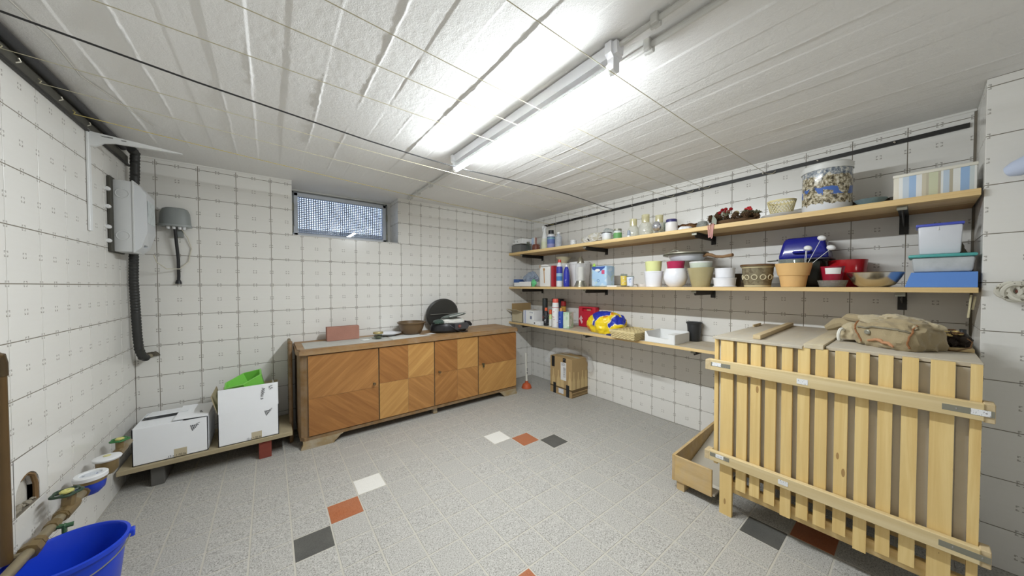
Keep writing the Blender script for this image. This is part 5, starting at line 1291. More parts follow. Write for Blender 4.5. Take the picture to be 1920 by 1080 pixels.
mb = MB(); mb.box(0, 0.20, -0.143, 0.083, 0, 0.110, bev=0.004, seg=2); mb.build('body', STR, o)
mb = MB(); mb.box(-0.003, 0.203, -0.1455, 0.0855, 0.108, 0.122, bev=0.003, seg=2); mb.build('lid', mat('box_lid_cream', (226, 222, 208), 0.4), o)

# ---------------- middle shelf
o = thing('card_tray', 'low white card tray with blue end in the shelf corner', 'tray', (2.345, 2.84, ZM))
mb = MB(); mb.box(0, 0.004, -0.155, 0.165, 0, 0.058); mb.box(0.20, 0.204, -0.155, 0.165, 0, 0.058); mb.box(0, 0.204, -0.155, -0.151, 0, 0.058); mb.box(0, 0.204, -0.155, 0.165, 0, 0.004); mb.build('tray', PAPER, o, smooth=0)
mb = MB(); mb.box(0, 0.204, 0.161, 0.166, 0, 0.090); mb.box(-0.001, 0.003, 0.06, 0.165, 0.050, 0.088, M=RX(0.0)); mb.build('blue_end', mat('tray_blue', (60, 92, 152), 0.5), o, smooth=0)
o = thing('film_bundle', 'crumpled greyish blue plastic film heaped in the card tray', 'film', (2.44, 2.795, ZM + 0.005))
mb = MB(); mb.blob(0.075, 0.105, 0.085, 51, 0.35, 16, 5, flat=0.9, fine=0.10); mb.build('film', glass('grey_film', (178, 190, 206), 0.15, 1.3, 0.6), o)
o = thing('green_film', 'crumpled green plastic wrap at the front of the tray', 'film', (2.336, 2.632, ZM))
mb = MB(); mb.blob(0.016, 0.040, 0.045, 52, 0.3, 30, 4, flat=0.9, fine=0.1); mb.build('film', mat('green_wrap', (104, 190, 130), 0.35, var=0.3, vs=40), o)
o = thing('sugar_pack', 'white paper pack with brown spoon print on the middle shelf', 'pack', (2.372, 2.465, ZM), rz=0.15)
mb = MB(); mb.box(-0.034, 0.04, -0.070, 0.070, 0, 0.215, bev=0.010, seg=2); mb.blob(0.03, 0.060, 0.022, 7, 0.3, 20, 3, c=(0.0, 0.01, 0.222)); mb.build('pack', mat('pack_white', (226, 224, 220), 0.6, var=0.06), o)
mb = MB(); mb.sphere((-0.0345, 0.008, 0.185), 0.012, (0.05, 1, 1.4), 2); mb.tube([(-0.0345, 0.008, 0.18), (-0.0345, 0.004, 0.04)], 0.005, 6); mb.box(-0.036, -0.0345, 0.058, 0.066, 0.20, 0.235); mb.build('spoon_print', mat('spoon_brown', (176, 130, 72), 0.7), o)
o = thing('red_book', 'thin red packet upright between white pack and bottles', 'pack', (2.352, 2.360, ZM))
mb = MB(); mb.box(0, 0.12, -0.015, 0.016, 0, 0.222, bev=0.002); mb.build('body', mat('packet_red', (176, 40, 52), 0.5, var=0.1), o)
lath('cleaner_bottle', 'cleaning bottle with blue label, white shoulders and red cap', 'bottle', (2.348, 2.250, ZM), [('body', [(0, 0.001), (0.030, 0.001), (0.032, 0.006), (0.032, 0.190), (0.024, 0.225), (0.014, 0.250), (0, 0.250)], stripes('cleaner_label', [(0, (228, 228, 230)), (0.24, (70, 130, 190)), (0.42, (150, 190, 214)), (0.55, (52, 60, 160)), (0.82, (230, 230, 232))], 'Z', 0, 0.25, var=0.2)), ('cap', [(0, 0.275), (0.016, 0.275), (0.018, 0.248), (0, 0.248)], mat('cap_red', (206, 66, 48), 0.4))], 'cleaning bottles on the middle shelf')
lath('softener_bottle', 'slim royal blue bottle with white stripe on the middle shelf', 'bottle', (2.368, 2.172, ZM), [('body', [(0, 0.001), (0.028, 0.001), (0.031, 0.02), (0.031, 0.130), (0.022, 0.175), (0.013, 0.200), (0, 0.200)], printed('softener_blue', (44, 50, 160), [((206, 208, 224), 0.66), ((220, 196, 120), 0.72)], 55)), ('cap', [(0, 0.222), (0.010, 0.222), (0.013, 0.198), (0, 0.198)], WHITE_PLASTIC)])
lath('white_bucket', 'large white lidded plastic bucket behind the lantern', 'bucket', (2.575, 2.175, ZM), [('body', [(0, 0.001), (0.092, 0.001), (0.106, 0.232), (0, 0.232)], WHITE_PLASTIC), ('lid', [(0, 0.256), (0.104, 0.256), (0.111, 0.250), (0.111, 0.230), (0, 0.230)], mat('lid_white', (222, 222, 222), 0.3))], seg=40)
lath('white_tub', 'white plastic tub behind the cleaning bottles', 'tub', (2.575, 2.405, ZM), [('body', [(0, 0.001), (0.085, 0.001), (0.095, 0.250), (0.090, 0.254), (0, 0.254)], mat('tub_white', (214, 214, 212), 0.4))], seg=36)
lath('beige_bowl', 'beige fluted bowl standing on the white tub', 'bowl', (2.575, 2.405, ZM + 0.255), [('bowl', pot_prof(0.030, 0.085, 0.070, 0.004), mat('bowl_beige', (206, 196, 164), 0.5, var=0.06))], seg=24)
o = thing('candle_lantern', 'glass candle lantern with silvery cone top and flared foot', 'lantern', (2.385, 2.005, ZM))
SIL = mat('old_silver', (150, 146, 132), 0.3, 0.7, var=0.15, vs=40)
for nm, prof, m in (('foot', [(0, 0.001), (0.064, 0.001), (0.062, 0.008), (0.044, 0.044), (0.042, 0.058), (0, 0.058)], SIL), ('glass', [(0.052, 0.058), (0.054, 0.062), (0.054, 0.222), (0.050, 0.226), (0.049, 0.222), (0.049, 0.062)], glass('lantern_glass', (252, 252, 252), 0.03, 0.6, 0.10)), ('candle', [(0, 0.058), (0.030, 0.058), (0.030, 0.190), (0, 0.190)], mat('candle_wax', (226, 224, 216), 0.5)), ('top', [(0, 0.300), (0.004, 0.300), (0.008, 0.286), (0.022, 0.270), (0.034, 0.232), (0.034, 0.226), (0, 0.226)], SIL)):
    mb = MB(); mb.lathe(prof, 32); mb.build(nm, m, o)
o = thing('pad_pack', 'light blue soft pack with navy corner and white oval', 'pack', (2.360, 1.775, ZM), rz=0.0)
mb = MB(); mb.box(0, 0.13, -0.082, 0.085, 0, 0.190, bev=0.016, seg=3); mb.build('pack', printed('pack_light_blue', (168, 200, 228), [((196, 216, 234), 0.54), ((186, 210, 206), 0.62)], 14), o)
mb = MB(); mb.prism([(0.078, 0.182), (-0.070, 0.182), (-0.060, 0.168), (0.0, 0.130), (0.070, 0.160)], -0.0014, 0.001, 'X'); mb.build('navy_print', mat('pack_navy', (56, 84, 156), 0.5), o, smooth=0)
mb = MB(); mb.sphere((-0.0016, 0.012, 0.150), 0.030, (0.03, 1, 0.42), 2); mb.build('oval_print', PAPER, o)
mb = MB(); mb.box(-0.0024, 0.0, -0.062, -0.032, 0.115, 0.150, M=TR(0, 0, 0)); mb.build('pink_print', mat('print_pink', (206, 84, 120), 0.5), o, smooth=0)
mb = MB(); mb.tube([(-0.0016, 0.005 + 0.012 * math.cos(t), 0.055 + 0.012 * math.sin(t)) for t in [2 * PI * k / 16 for k in range(16)]], 0.002, 4, closed=True); mb.build('ring_print', mat('ring_blue', (96, 128, 170), 0.5), o)
mb = MB(); mb.blob(0.010, 0.016, 0.030, 6, 0.3, 40, 3, c=(0.0, 0.052, 0.185)); mb.build('green_tag', mat('tag_lime', (170, 206, 90), 0.5), o)
o = thing('paper_pad', 'thin white paper pad lying next to the blue pack', 'paper', (2.36, 1.64, ZM))
mb = MB(); mb.box(0, 0.2, -0.05, 0.05, 0, 0.012, bev=0.001); mb.build('pad', PAPER, o)
lath('yellow_glass', 'drinking glass with yellow print on the middle shelf', 'glass', (2.385, 1.535, ZM), [('body', [(0, 0.001), (0.023, 0.001), (0.028, 0.108), (0.026, 0.108), (0.021, 0.006), (0, 0.006)], CLEAR), ('print', [(0.0250, 0.012), (0.0286, 0.092)], printed('yellow_print', (222, 196, 92), [((206, 210, 210), 0.62)], 40))], 'printed glasses')
lath('printed_glass', 'drinking glass with white and blue print on the middle shelf', 'glass', (2.370, 1.465, ZM), [('body', [(0, 0.001), (0.025, 0.001), (0.030, 0.090), (0.028, 0.090), (0.023, 0.006), (0, 0.006)], CLEAR), ('print', [(0.0262, 0.008), (0.0303, 0.082)], printed('white_blue_print', (216, 222, 234), [((150, 168, 206), 0.60)], 60))], 'printed glasses')
lath('shallow_dish', 'shallow white dish beside the first white flower pot', 'dish', (2.49, 1.415, ZM), [('dish', pot_prof(0.050, 0.062, 0.024, 0.004), WHITE_GLAZE)])
lath('white_pot', 'white flower pot with plain rim holding a yellow pot', 'pot', (2.405, 1.285, ZM), [('pot', pot_prof(0.058, 0.071, 0.122, 0.006, 0.002, 0.010), WHITE_GLAZE)])
lath('yellow_pot', 'pale yellow green pot standing inside a white pot', 'pot', (2.406, 1.287, ZM + 0.0075), [('pot', pot_prof(0.046, 0.062, 0.192, 0.004), mat('lime_pot', (220, 222, 156), 0.35, var=0.03))])
lath('globe_pot', 'round white ball shaped flower pot holding a crimson pot', 'pot', (2.410, 1.118, ZM), [('pot', [(0, 0.001), (0.045, 0.001), (0.066, 0.022), (0.081, 0.062), (0.078, 0.100), (0.068, 0.136), (0.064, 0.136), (0.073, 0.100), (0.076, 0.062), (0.062, 0.026), (0.042, 0.008), (0, 0.008)], WHITE_GLAZE)], seg=40)
lath('crimson_pot', 'crimson flower pot standing inside the round white pot', 'pot', (2.410, 1.118, ZM + 0.0075), [('pot', pot_prof(0.038, 0.062, 0.182, 0.004), mat('crimson_glaze', (178, 42, 84), 0.25, var=0.04))])
lath('olive_pot', 'tapered olive beige flower pot holding a printed cup', 'pot', (2.412, 0.945, ZM), [('pot', pot_prof(0.054, 0.084, 0.134, 0.006), mat('olive_glaze', (168, 156, 116), 0.35, var=0.06, vs=30))], seg=40)
lath('printed_cup', 'white cup with green print and dark dot inside the olive pot', 'cup', (2.412, 0.945, ZM + 0.0075), [('cup', pot_prof(0.044, 0.072, 0.170, 0.004), stripes('cup_white', [(0, (216, 218, 206)), (0.6, (206, 214, 196)), (0.9, (232, 232, 228))], 'Z', 0.064, 0.170, var=0.25))])
pn = thing('frying_pan', 'white frying pan with brown wooden handle on top of the pots', 'pan', (2.495, 1.072, ZM + 0.1895))
mb = MB(); mb.lathe([(0, 0.001), (0.100, 0.001), (0.112, 0.010), (0.130, 0.048), (0.126, 0.048), (0.108, 0.012), (0.098, 0.006), (0, 0.006)], 40); mb.build('pan', mat('pan_white', (214, 216, 222), 0.3, var=0.04), pn)
mb = MB(); mb.tube([(-0.02, -0.120, 0.032), (-0.03, -0.150, 0.040), (-0.04, -0.178, 0.034), (-0.055, -0.21, 0.020), (-0.075, -0.26, 0.014), (-0.10, -0.325, 0.020)], [0.008, 0.013, 0.012, 0.010, 0.010, 0.011], 10); mb.build('handle', wood('handle_brown', (150, 118, 84), (118, 88, 60), 'Y', 40, 3, 0.5), pn)
lid = thing('grey_pan', 'dark rimmed grey pan lid with wire handle resting on the frying pan', 'lid', (2.495, 1.084, ZM + 0.2350))
mb = MB(); mb.lathe([(0, 0.012), (0.12, 0.010), (0.150, 0.000), (0.153, 0.004), (0.150, 0.018), (0.146, 0.020), (0.118, 0.024), (0, 0.030)], 40); mb.build('lid', mat('lid_grey', (150, 146, 130), 0.35, 0.3, var=0.1), lid)
mb = MB(); mb.tube([(0.151 * math.cos(t), 0.151 * math.sin(t), 0.006) for t in [2 * PI * k / 40 for k in range(40)]], 0.0055, 6, closed=True); mb.build('rim', mat('rim_dark', (82, 80, 70), 0.4, 0.3), lid)
mb = MB(); mb.tube([(0.02, 0.135 - 0.045 * (1 - math.cos(t)), 0.016 + 0.036 * math.sin(t)) for t in [PI * k / 14 for k in range(15)]], 0.0035, 6); mb.build('wire_handle', GREY_METAL, lid)
RAM = stripes('ribbed_white', [(0, (230, 230, 234)), (0.5, (222, 222, 228))], 'Z', 0, 0.06)
lath('ramekin', 'white ribbed ramekin at the bottom of the pair', 'ramekin', (2.405, 0.795, ZM), [('bowl', pot_prof(0.060, 0.066, 0.060, 0.005, 0.002, 0.006), WHITE_GLAZE), ('foot', [(0.056, 0.0005), (0.066, 0.0005), (0.068, 0.004), (0.060, 0.008)], WHITE_GLAZE)], 'stacked white ramekins')
lath('ramekin', 'white ribbed ramekin stacked on top of another one', 'ramekin', (2.405, 0.793, ZM + 0.0605), [('bowl', pot_prof(0.054, 0.059, 0.064, 0.005, 0.002, 0.006), WHITE_GLAZE)], 'stacked white ramekins')
lath('dark_pot', 'small dark brown pot behind the ring patterned planter', 'pot', (2.546, 0.80, ZM), [('pot', pot_prof(0.050, 0.066, 0.090, 0.005), mat('dark_clay', (86, 76, 60), 0.5))])
lath('glass_plate', 'clear glass plate lying behind the ramekins', 'plate', (2.610, 0.94, ZM), [('plate', [(0, 0.002), (0.05, 0.002), (0.08, 0.02), (0.08, 0.023), (0.05, 0.006), (0, 0.006)], CLEAR)])
pt = thing('ring_planter', 'brown stoneware planter with a row of pale rings', 'planter', (2.425, 0.622, ZM))
STONE = printed('stoneware_brown', (122, 112, 88), [((104, 92, 70), 0.54), ((134, 124, 98), 0.58)], 40, rough=0.45)
mb = MB(); mb.lathe([(0, 0.001), (0.066, 0.001), (0.068, 0.012), (0.078, 0.090), (0.080, 0.122), (0.088, 0.128), (0.088, 0.138), (0.080, 0.139), (0.074, 0.125), (0.072, 0.09), (0.06, 0.012), (0, 0.008)], 44); mb.build('body', STONE, pt)
mb = MB(); mb.lathe([(0.0885, 0.130), (0.090, 0.134), (0.088, 0.1405), (0.080, 0.1405)], 44); mb.build('rim', mat('rim_brown', (104, 76, 50), 0.4), pt)
for pb_ in ([(0.0805, 0.118), (0.0820, 0.1235), (0.0850, 0.1265)], [(0.0665, 0.001), (0.0690, 0.012)]):
    mb = MB(); mb.lathe(pb_, 44); mb.build('pale_band', mat('band_pale', (198, 186, 150), 0.45), pt)
for k in range(11):
    a = PI + 0.05 + 2 * PI * k / 11
    mb = MB(); mb.tube([(0.0002, 0.0145 * math.cos(t), 0.0145 * math.sin(t)) for t in [2 * PI * i / 18 for i in range(18)]], 0.0026, 5, closed=True, M=RZ(a) @ TR(0.0748, 0, 0.060) @ RY(0.13)); mb.build('ring', mat('ring_cream', (214, 204, 172), 0.5), pt)
tp = lath('terracotta_pot', 'light terracotta flower pot holding a glass bowl', 'pot', (2.405, 0.448, ZM), [('pot', [(0, 0.001), (0.054, 0.001), (0.064, 0.066), (0.069, 0.0665), (0.083, 0.136), (0.077, 0.136), (0.062, 0.066), (0.050, 0.008), (0, 0.008)], mat('light_terracotta', (220, 178, 118), 0.75, var=0.04))], seg=40)
lath('bowl_in_pot', 'clear glass bowl sitting in the terracotta pot', 'bowl', (2.410, 0.458, ZM + 0.0085), [('bowl', pot_prof(0.036, 0.060, 0.152, 0.003), glass('bowl_glass', (206, 212, 206), 0.04, 1.3, 0.25))])
for k, (y, z, bx, by_) in enumerate(((0.385, 0.218, 0.39, 0.020), (0.330, 0.268, 0.385, 0.028), (0.293, 0.212, 0.39, 0.030))):
    s = thing('white_bauble', ['white egg on twin wires leaning toward the glass bowl', 'topmost white egg on a wire in the terracotta pot', 'white egg on a slanting wire leaning over the red bowl'][k], 'ornament', (2.395, y, ZM + z), group='white eggs on wires')
    mb = MB(); mb.sphere((0, 0, 0), 0.0145, (1, 1.28, 1.0), 3, M=RX(0.3)); mb.build('egg', WHITE_PLASTIC, s)
    mb = MB(); b0 = Vector((0.0, 0.412 - y + 0.008 * k - 0.016, 0.085 - z)); mb.tube([b0, (0, 0.004, -0.008)], 0.0013, 5)
    if k == 0: mb.tube([b0 + Vector((0, 0.006, 0)), (0, 0.008, -0.008)], 0.0013, 5)
    mb.build('wire', mat('wire_white', (226, 226, 222), 0.4), s)
bl = thing('roasting_lid', 'large cobalt blue enamel roaster lid tilted on a dark pot', 'roaster', (2.565, 0.425, ZM + 0.160))
BLUE = mat('cobalt_enamel', (34, 40, 138), 0.15, var=0.15, vs=6, coat=0.5)
mb = MB(); mb.box(-0.088, 0.10, -0.118, 0.118, 0.0, 0.135, bev=0.028, seg=3)
for v in mb.bm.verts:
    f = v.co.z / 0.135; k = 1.0 - 0.26 * f; v.co.x *= k; v.co.y *= k
mb.build('shell', BLUE, bl)
mb = MB(); mb.tube([(cx_ + 0.028 * math.cos(a_), cy_ + 0.028 * math.sin(a_), 0.004) for cx_, cy_, a0_ in ((0.074, 0.090, 0), (-0.062, 0.090, PI / 2), (-0.062, -0.090, PI), (0.074, -0.090, 1.5 * PI)) for a_ in [a0_ + PI / 10 * k for k in range(6)]], 0.005, 6, closed=True); mb.build('rim', mat('enamel_rim', (92, 92, 100), 0.3, 0.4), bl)
mb = MB(); mb.tube([(-0.076, -0.038, 0.045), (-0.100, -0.034, 0.045), (-0.104, 0.0, 0.045), (-0.100, 0.034, 0.045), (-0.076, 0.038, 0.045)], 0.0075, 8); mb.build('handle', BLUE, bl)
mb = MB(); mb.tube([(-0.06, 0.12, 0.004), (-0.06, 0.165, 0.002), (-0.02, 0.165, 0.002), (-0.02, 0.12, 0.004)], 0.003, 6); mb.build('wire_loop', GREY_METAL, bl)
dk = thing('roaster_base', 'dark greenish black enamel roaster under the blue lid', 'roaster', (2.565, 0.425, ZM))
mb = MB(); mb.box(-0.066, 0.095, -0.080, 0.106, 0, 0.1605, bev=0.020, seg=2); mb.build('body', mat('dark_green_enamel_pot', (46, 50, 42), 0.35, var=0.1), dk)
lath('red_bowl', 'large red bowl behind the red cup', 'bowl', (2.602, 0.252, ZM), [('bowl', [(0, 0.001), (0.050, 0.001), (0.058, 0.03), (0.076, 0.090), (0.080, 0.152), (0.076, 0.152), (0.072, 0.092), (0.054, 0.034), (0.046, 0.006), (0, 0.006)], mat('red_glaze', (186, 30, 38), 0.22, var=0.06, coat=0.3))], seg=40)
rc = lath('red_cup', 'dark red cup with white label standing on a glass dish', 'cup', (2.412, 0.288, ZM + 0.0075), [('cup', pot_prof(0.034, 0.048, 0.104, 0.004), mat('dark_red_glaze', (150, 24, 50), 0.25, var=0.05))])
mb = MB(); mb.lathe([(0.0425, 0.062), (0.0470, 0.095)], 12, a0=PI - 0.55, a1=PI + 0.9); mb.build('label', PAPER, rc)
lath('glass_dish', 'clear pressed glass dish under the red cup', 'dish', (2.412, 0.288, ZM), [('dish', [(0, 0.002), (0.050, 0.002), (0.060, 0.036), (0.057, 0.036), (0.047, 0.008), (0, 0.008)], glass('pressed_glass', (204, 206, 200), 0.05, 1.3, 0.25))])
lath('steel_bowl', 'shiny stainless steel mixing bowl on the middle shelf', 'bowl', (2.422, 0.140, ZM), [('bowl', [(0, 0.001), (0.050, 0.001), (0.070, 0.014), (0.090, 0.052), (0.098, 0.072), (0.100, 0.073), (0.096, 0.075), (0.087, 0.053), (0.067, 0.018), (0.048, 0.006), (0, 0.006)], mat('stainless', (226, 224, 218), 0.24, 1.0, var=0.06))], seg=48)
o = thing('blue_crate', 'light blue plastic box at the bottom of the container stack', 'box', (2.328, 0.0, ZM))
mb = MB(); mb.prism([(-0.148, 0), (0.042, 0), (0.024, 0.066), (-0.148, 0.066)], 0, 0.225, 'X'); mb.build('body', mat('sky_blue_plastic', (96, 142, 214), 0.45, var=0.02), o, smooth=20)
o = thing('food_container', 'flat translucent food container with teal lid on the blue box', 'container', (2.335, -0.058, ZM + 0.067))
mb = MB(); mb.box(0.006, 0.20, -0.085, 0.082, 0, 0.066, bev=0.010, seg=2, taper=0.93); mb.build('body', MILKY, o)
mb = MB(); mb.box(0.012, 0.194, -0.079, 0.076, 0.003, 0.062, bev=0.010, seg=2, taper=0.93); mb.build('contents', mat('container_contents', (206, 204, 200), 0.8), o)
mb = MB(); mb.box(-0.002, 0.208, -0.090, 0.092, 0.066, 0.080, bev=0.006, seg=2); mb.build('lid', mat('teal_plastic', (84, 168, 164), 0.4, var=0.03), o)
o = thing('lidded_tub', 'tall white storage tub with blue lid on top of the containers', 'container', (2.365, -0.052, ZM + 0.148))
mb = MB(); mb.box(0, 0.13, -0.060, 0.060, 0, 0.128, bev=0.008, seg=2, taper=0.93); mb.build('body', mat('tub_grey_white', (214, 216, 222), 0.4, var=0.02), o)
mb = MB(); mb.box(-0.004, 0.134, -0.064, 0.066, 0.126, 0.138, bev=0.004, seg=2); mb.build('lid', mat('lid_royal_blue', (78, 90, 190), 0.4), o)
mb = MB(); mb.box(-0.002, 0.0, 0.002, 0.006, 0.106, 0.122); mb.build('tab', WHITE_PLASTIC, o)
o = thing('clear_bag', 'crumpled clear plastic bag behind the lidded tub', 'bag', (2.575, -0.085, ZM + 0.002))
mb = MB(); mb.blob(0.028, 0.055, 0.125, 61, 0.3, 20, 4, flat=0.95, fine=0.08); mb.build('film', glass('bag_grey', (176, 170, 156), 0.15, 1.2, 0.5), o)

# ---------------- lowest shelf
o = thing('open_carton', 'open brown carton with raised flap in the shelf corner', 'box', (2.345, 2.945, ZL))
mb = MB(); mb.box(0, 0.004, -0.10, 0.10, 0, 0.125); mb.box(0.30, 0.304, -0.10, 0.10, 0, 0.125); mb.box(0, 0.304, -0.10, -0.096, 0, 0.125); mb.box(0, 0.304, 0.096, 0.10, 0, 0.125); mb.box(0, 0.304, -0.10, 0.10, 0, 0.004); mb.build('body', mat('pale_card', (198, 186, 156), 0.85, var=0.05), o, smooth=0)
mb = MB(); mb.box(0.0, 0.304, 0.0, 0.003, 0, 0.095, M=TR(0, 0.098, 0.125)); mb.build('flap', CARD, o, smooth=0)
mb = MB(); mb.box(-0.090, 0.0, -0.09, 0.10, 0, 0.003, M=TR(0, 0, 0.125) @ RY(0.35)); mb.build('flap', mat('pale_card', (198, 186, 156), 0.85), o, smooth=0)
mb = MB(); mb.box(0.02, 0.28, 0.0, 0.09, 0, 0.003, M=TR(0, -0.098, 0.126) @ RX(0.15)); mb.build('flap', CARD, o, smooth=0)
o = thing('white_box', 'white box with blue stripe and small pictures on the lowest shelf', 'box', (2.350, 2.742, ZL), rz=0.0)
mb = MB(); mb.box(0, 0.14, -0.088, 0.090, 0, 0.150, bev=0.002); mb.build('body', PAPER, o)
mb = MB(); mb.box(-0.001, 0.0, 0.052, 0.060, 0.0, 0.15); mb.box(0, 0.14, 0.0905, 0.091, 0, 0.15); mb.build('blue_stripe', mat('stripe_blue', (70, 104, 190), 0.5), o, smooth=0)
mb = MB(); mb.box(-0.001, 0.0, -0.06, -0.030, 0.055, 0.09, M=TR(0, 0, 0)); mb.box(-0.001, 0, -0.034, -0.026, 0.126, 0.138); mb.box(-0.001, 0, -0.056, -0.048, 0.126, 0.138); mb.box(-0.001, 0, -0.076, -0.068, 0.124, 0.136); mb.build('picture_print', mat('print_grey', (120, 124, 146), 0.6), o, smooth=0)
o = thing('small_box', 'small low white box before the white and blue box', 'box', (2.336, 2.588, ZL))
mb = MB(); mb.box(0, 0.07, -0.060, 0.052, 0, 0.040, bev=0.001); mb.build('body', PAPER, o)
mb = MB(); mb.box(-0.001, 0, 0.022, 0.040, 0.012, 0.026); mb.build('print', INK, o, smooth=0)
lath('black_can', 'tall black aerosol can at the back of the lowest shelf', 'can', (2.540, 2.665, ZL), [('body', [(0, 0.001), (0.030, 0.001), (0.030, 0.16), (0, 0.16)], stripes('black_can_wrap', [(0, (50, 46, 48)), (0.35, (150, 60, 54)), (0.5, (44, 46, 46))], 'Z', 0, 0.16)), ('cap', [(0, 0.290), (0.029, 0.290), (0.031, 0.284), (0.031, 0.16), (0, 0.16)], mat('cap_black_green', (48, 52, 50), 0.5))], 'aerosol cans on the lowest shelf')
lath('black_bottle', 'black bottle with orange cap and white label on the lowest shelf', 'bottle', (2.395, 2.495, ZL), [('body', [(0, 0.001), (0.027, 0.001), (0.028, 0.006), (0.028, 0.130), (0.016, 0.155), (0.012, 0.165), (0, 0.165)], printed('black_label', (38, 38, 42), [((206, 206, 206), 0.63)], 60)), ('cap', [(0, 0.195), (0.014, 0.195), (0.016, 0.163), (0, 0.163)], mat('cap_orange', (222, 98, 58), 0.4))])
lath('drop_bottle', 'pale green small bottle with orange top behind the black bottle', 'bottle', (2.415, 2.445, ZL), [('body', [(0, 0.001), (0.019, 0.001), (0.020, 0.09), (0.010, 0.13), (0, 0.13)], stripes('drop_body', [(0, (226, 228, 222)), (0.55, (206, 224, 160))], 'Z', 0, 0.13)), ('cap', [(0, 0.175), (0.016, 0.175), (0.018, 0.128), (0, 0.128)], mat('cap_orange', (222, 98, 58), 0.4))])
lath('white_spray_can', 'tall white spray can with red cap and red print', 'can', (2.372, 2.330, ZL), [('body', [(0, 0.001), (0.036, 0.001), (0.037, 0.005), (0.037, 0.200), (0.033, 0.210), (0, 0.210)], printed('white_can_print', (228, 226, 224), [((196, 60, 56), 0.66), ((120, 122, 126), 0.70)], 38)), ('shoulder', [(0, 0.258), (0.032, 0.258), (0.036, 0.212), (0.036, 0.208), (0, 0.208)], WHITE_PLASTIC), ('cap', [(0, 0.298), (0.026, 0.298), (0.031, 0.290), (0.031, 0.258), (0, 0.258)], mat('cap_salmon', (218, 92, 78), 0.4)), ('band', [(0.0368, 0.206), (0.0368, 0.211)], mat('band_red', (170, 40, 44), 0.4))], 'aerosol cans on the lowest shelf')
lath('blue_spray_can', 'blue spray can with white lettering on the lowest shelf', 'can', (2.385, 2.262, ZL), [('body', [(0, 0.001), (0.026, 0.001), (0.027, 0.005), (0.027, 0.160), (0.022, 0.172), (0, 0.172)], printed('blue_can_print', (40, 74, 166), [((222, 226, 234), 0.66)], 55)), ('cap', [(0, 0.205), (0.013, 0.205), (0.016, 0.172), (0, 0.172)], mat('cap_amber', (196, 146, 88), 0.4))], 'aerosol cans on the lowest shelf')
o = thing('dark_carton', 'dark navy carton behind the spray cans', 'box', (2.60, 2.545, ZL))
mb = MB(); mb.box(0, 0.06, -0.065, 0.070, 0, 0.285, bev=0.002); mb.build('body', mat('carton_navy', (48, 50, 64), 0.6), o)
lath('red_can', 'red and amber aerosol can behind the blue spray can', 'can', (2.585, 2.415, ZL), [('body', [(0, 0.001), (0.029, 0.001), (0.029, 0.215), (0, 0.215)], stripes('red_can_wrap', [(0, (150, 36, 38)), (0.72, (206, 160, 70)), (0.95, (90, 60, 40))], 'Z', 0, 0.215)), ('cap', [(0, 0.265), (0.028, 0.265), (0.030, 0.215), (0, 0.215)], mat('cap_dark_red', (156, 36, 38), 0.4))], 'aerosol cans on the lowest shelf')
o = thing('green_carton', 'pale green and white carton at the end of the spray cans', 'box', (2.385, 2.195, ZL), rz=0.25)
mb = MB(); mb.box(0, 0.10, -0.035, 0.033, 0, 0.165, bev=0.002); mb.build('body', printed('pale_green_print', (206, 220, 202), [((176, 206, 174), 0.52), ((228, 230, 226), 0.6)], 22), o)
o = thing('first_aid_box', 'red first aid case with white arrow leaning on the wall', 'case', (2.655, 2.135, ZL), rz=0.0)
mb = MB(); mb.box(-0.035, 0.030, -0.125, 0.100, 0, 0.215, bev=0.012, seg=2); mb.build('case', mat('case_red', (196, 40, 58), 0.35, var=0.05), o); cut(bpy.data.objects[o.children[0].name], (-0.05, -0.012, -0.085, 0.045, 0.166, 0.200))
mb = MB(); mb.prism([(0.060, 0.120), (0.090, 0.075), (0.076, 0.075), (0.050, 0.03), (0.035, 0.055), (0.055, 0.08), (0.035, 0.085)], -0.0362, -0.034, 'X'); mb.build('arrow_print', mat('print_pale_pink', (226, 190, 190), 0.5), o, smooth=0)
mb = MB(); mb.box(-0.0135, -0.0115, -0.05, 0.0, 0.172, 0.192); mb.build('handle_label', mat('label_tan', (186, 140, 110), 0.6), o, smooth=0)
ybg = thing('yellow_bag', 'crumpled yellow plastic bag with bold blue print on the lowest shelf', 'bag', (2.49, 1.772, ZL))
t = NT('yellow_blue_film'); v_ = t.coord(); n = t.noise(v_, 7.5, 2, 0.4); zz_ = t.xyz()[2]
blue = t.math('GREATER_THAN', t.math('ADD', t.noise(t.coord((1, 1, 1), loc=(4.2, 1.0, 0.3)), 9.0, 1, 0.3), t.math('MULTIPLY', zz_, 1.9)), 0.815)
wht = t.math('GREATER_THAN', t.math('ADD', t.noise(t.coord((1, 1, 1), loc=(4.2, 1.0, 0.3)), 9.0, 1, 0.3), t.math('MULTIPLY', zz_, 1.9)), 0.785)
orange = t.math('GREATER_THAN', t.noise(t.coord(loc=(2, 7, 1)), 11.0, 1, 0.3), 0.66)
col = t.mix(orange, t.mix(n, lin((240, 212, 40)), lin((232, 196, 30))), lin((224, 130, 48)))
col = t.mix(wht, col, lin((226, 216, 180))); col = t.mix(blue, col, lin((40, 56, 168)))
YB = t.finish(col, 0.3)
mb = MB(); mb.blob(0.145, 0.190, 0.140, 71, 0.20, 8, 5, flat=0.45, fine=0.035); mb.build('film', YB, ybg)
mb = MB(); mb.blob(0.03, 0.05, 0.012, 72, 0.3, 30, 3, c=(-0.13, -0.135, 0.0), flat=0.4); mb.build('loose_end', mat('film_navy', (44, 48, 110), 0.35), ybg)
wb = thing('wicker_tray', 'pale woven wicker tray between yellow bag and white card tray', 'basket', (2.405, 1.452, ZL), rz=-0.08)
PW = mat('pale_wicker', (208, 190, 142), 0.75, var=0.2, vs=60); PWD = PW
mb = MB(); hw, hd = 0.105, 0.145
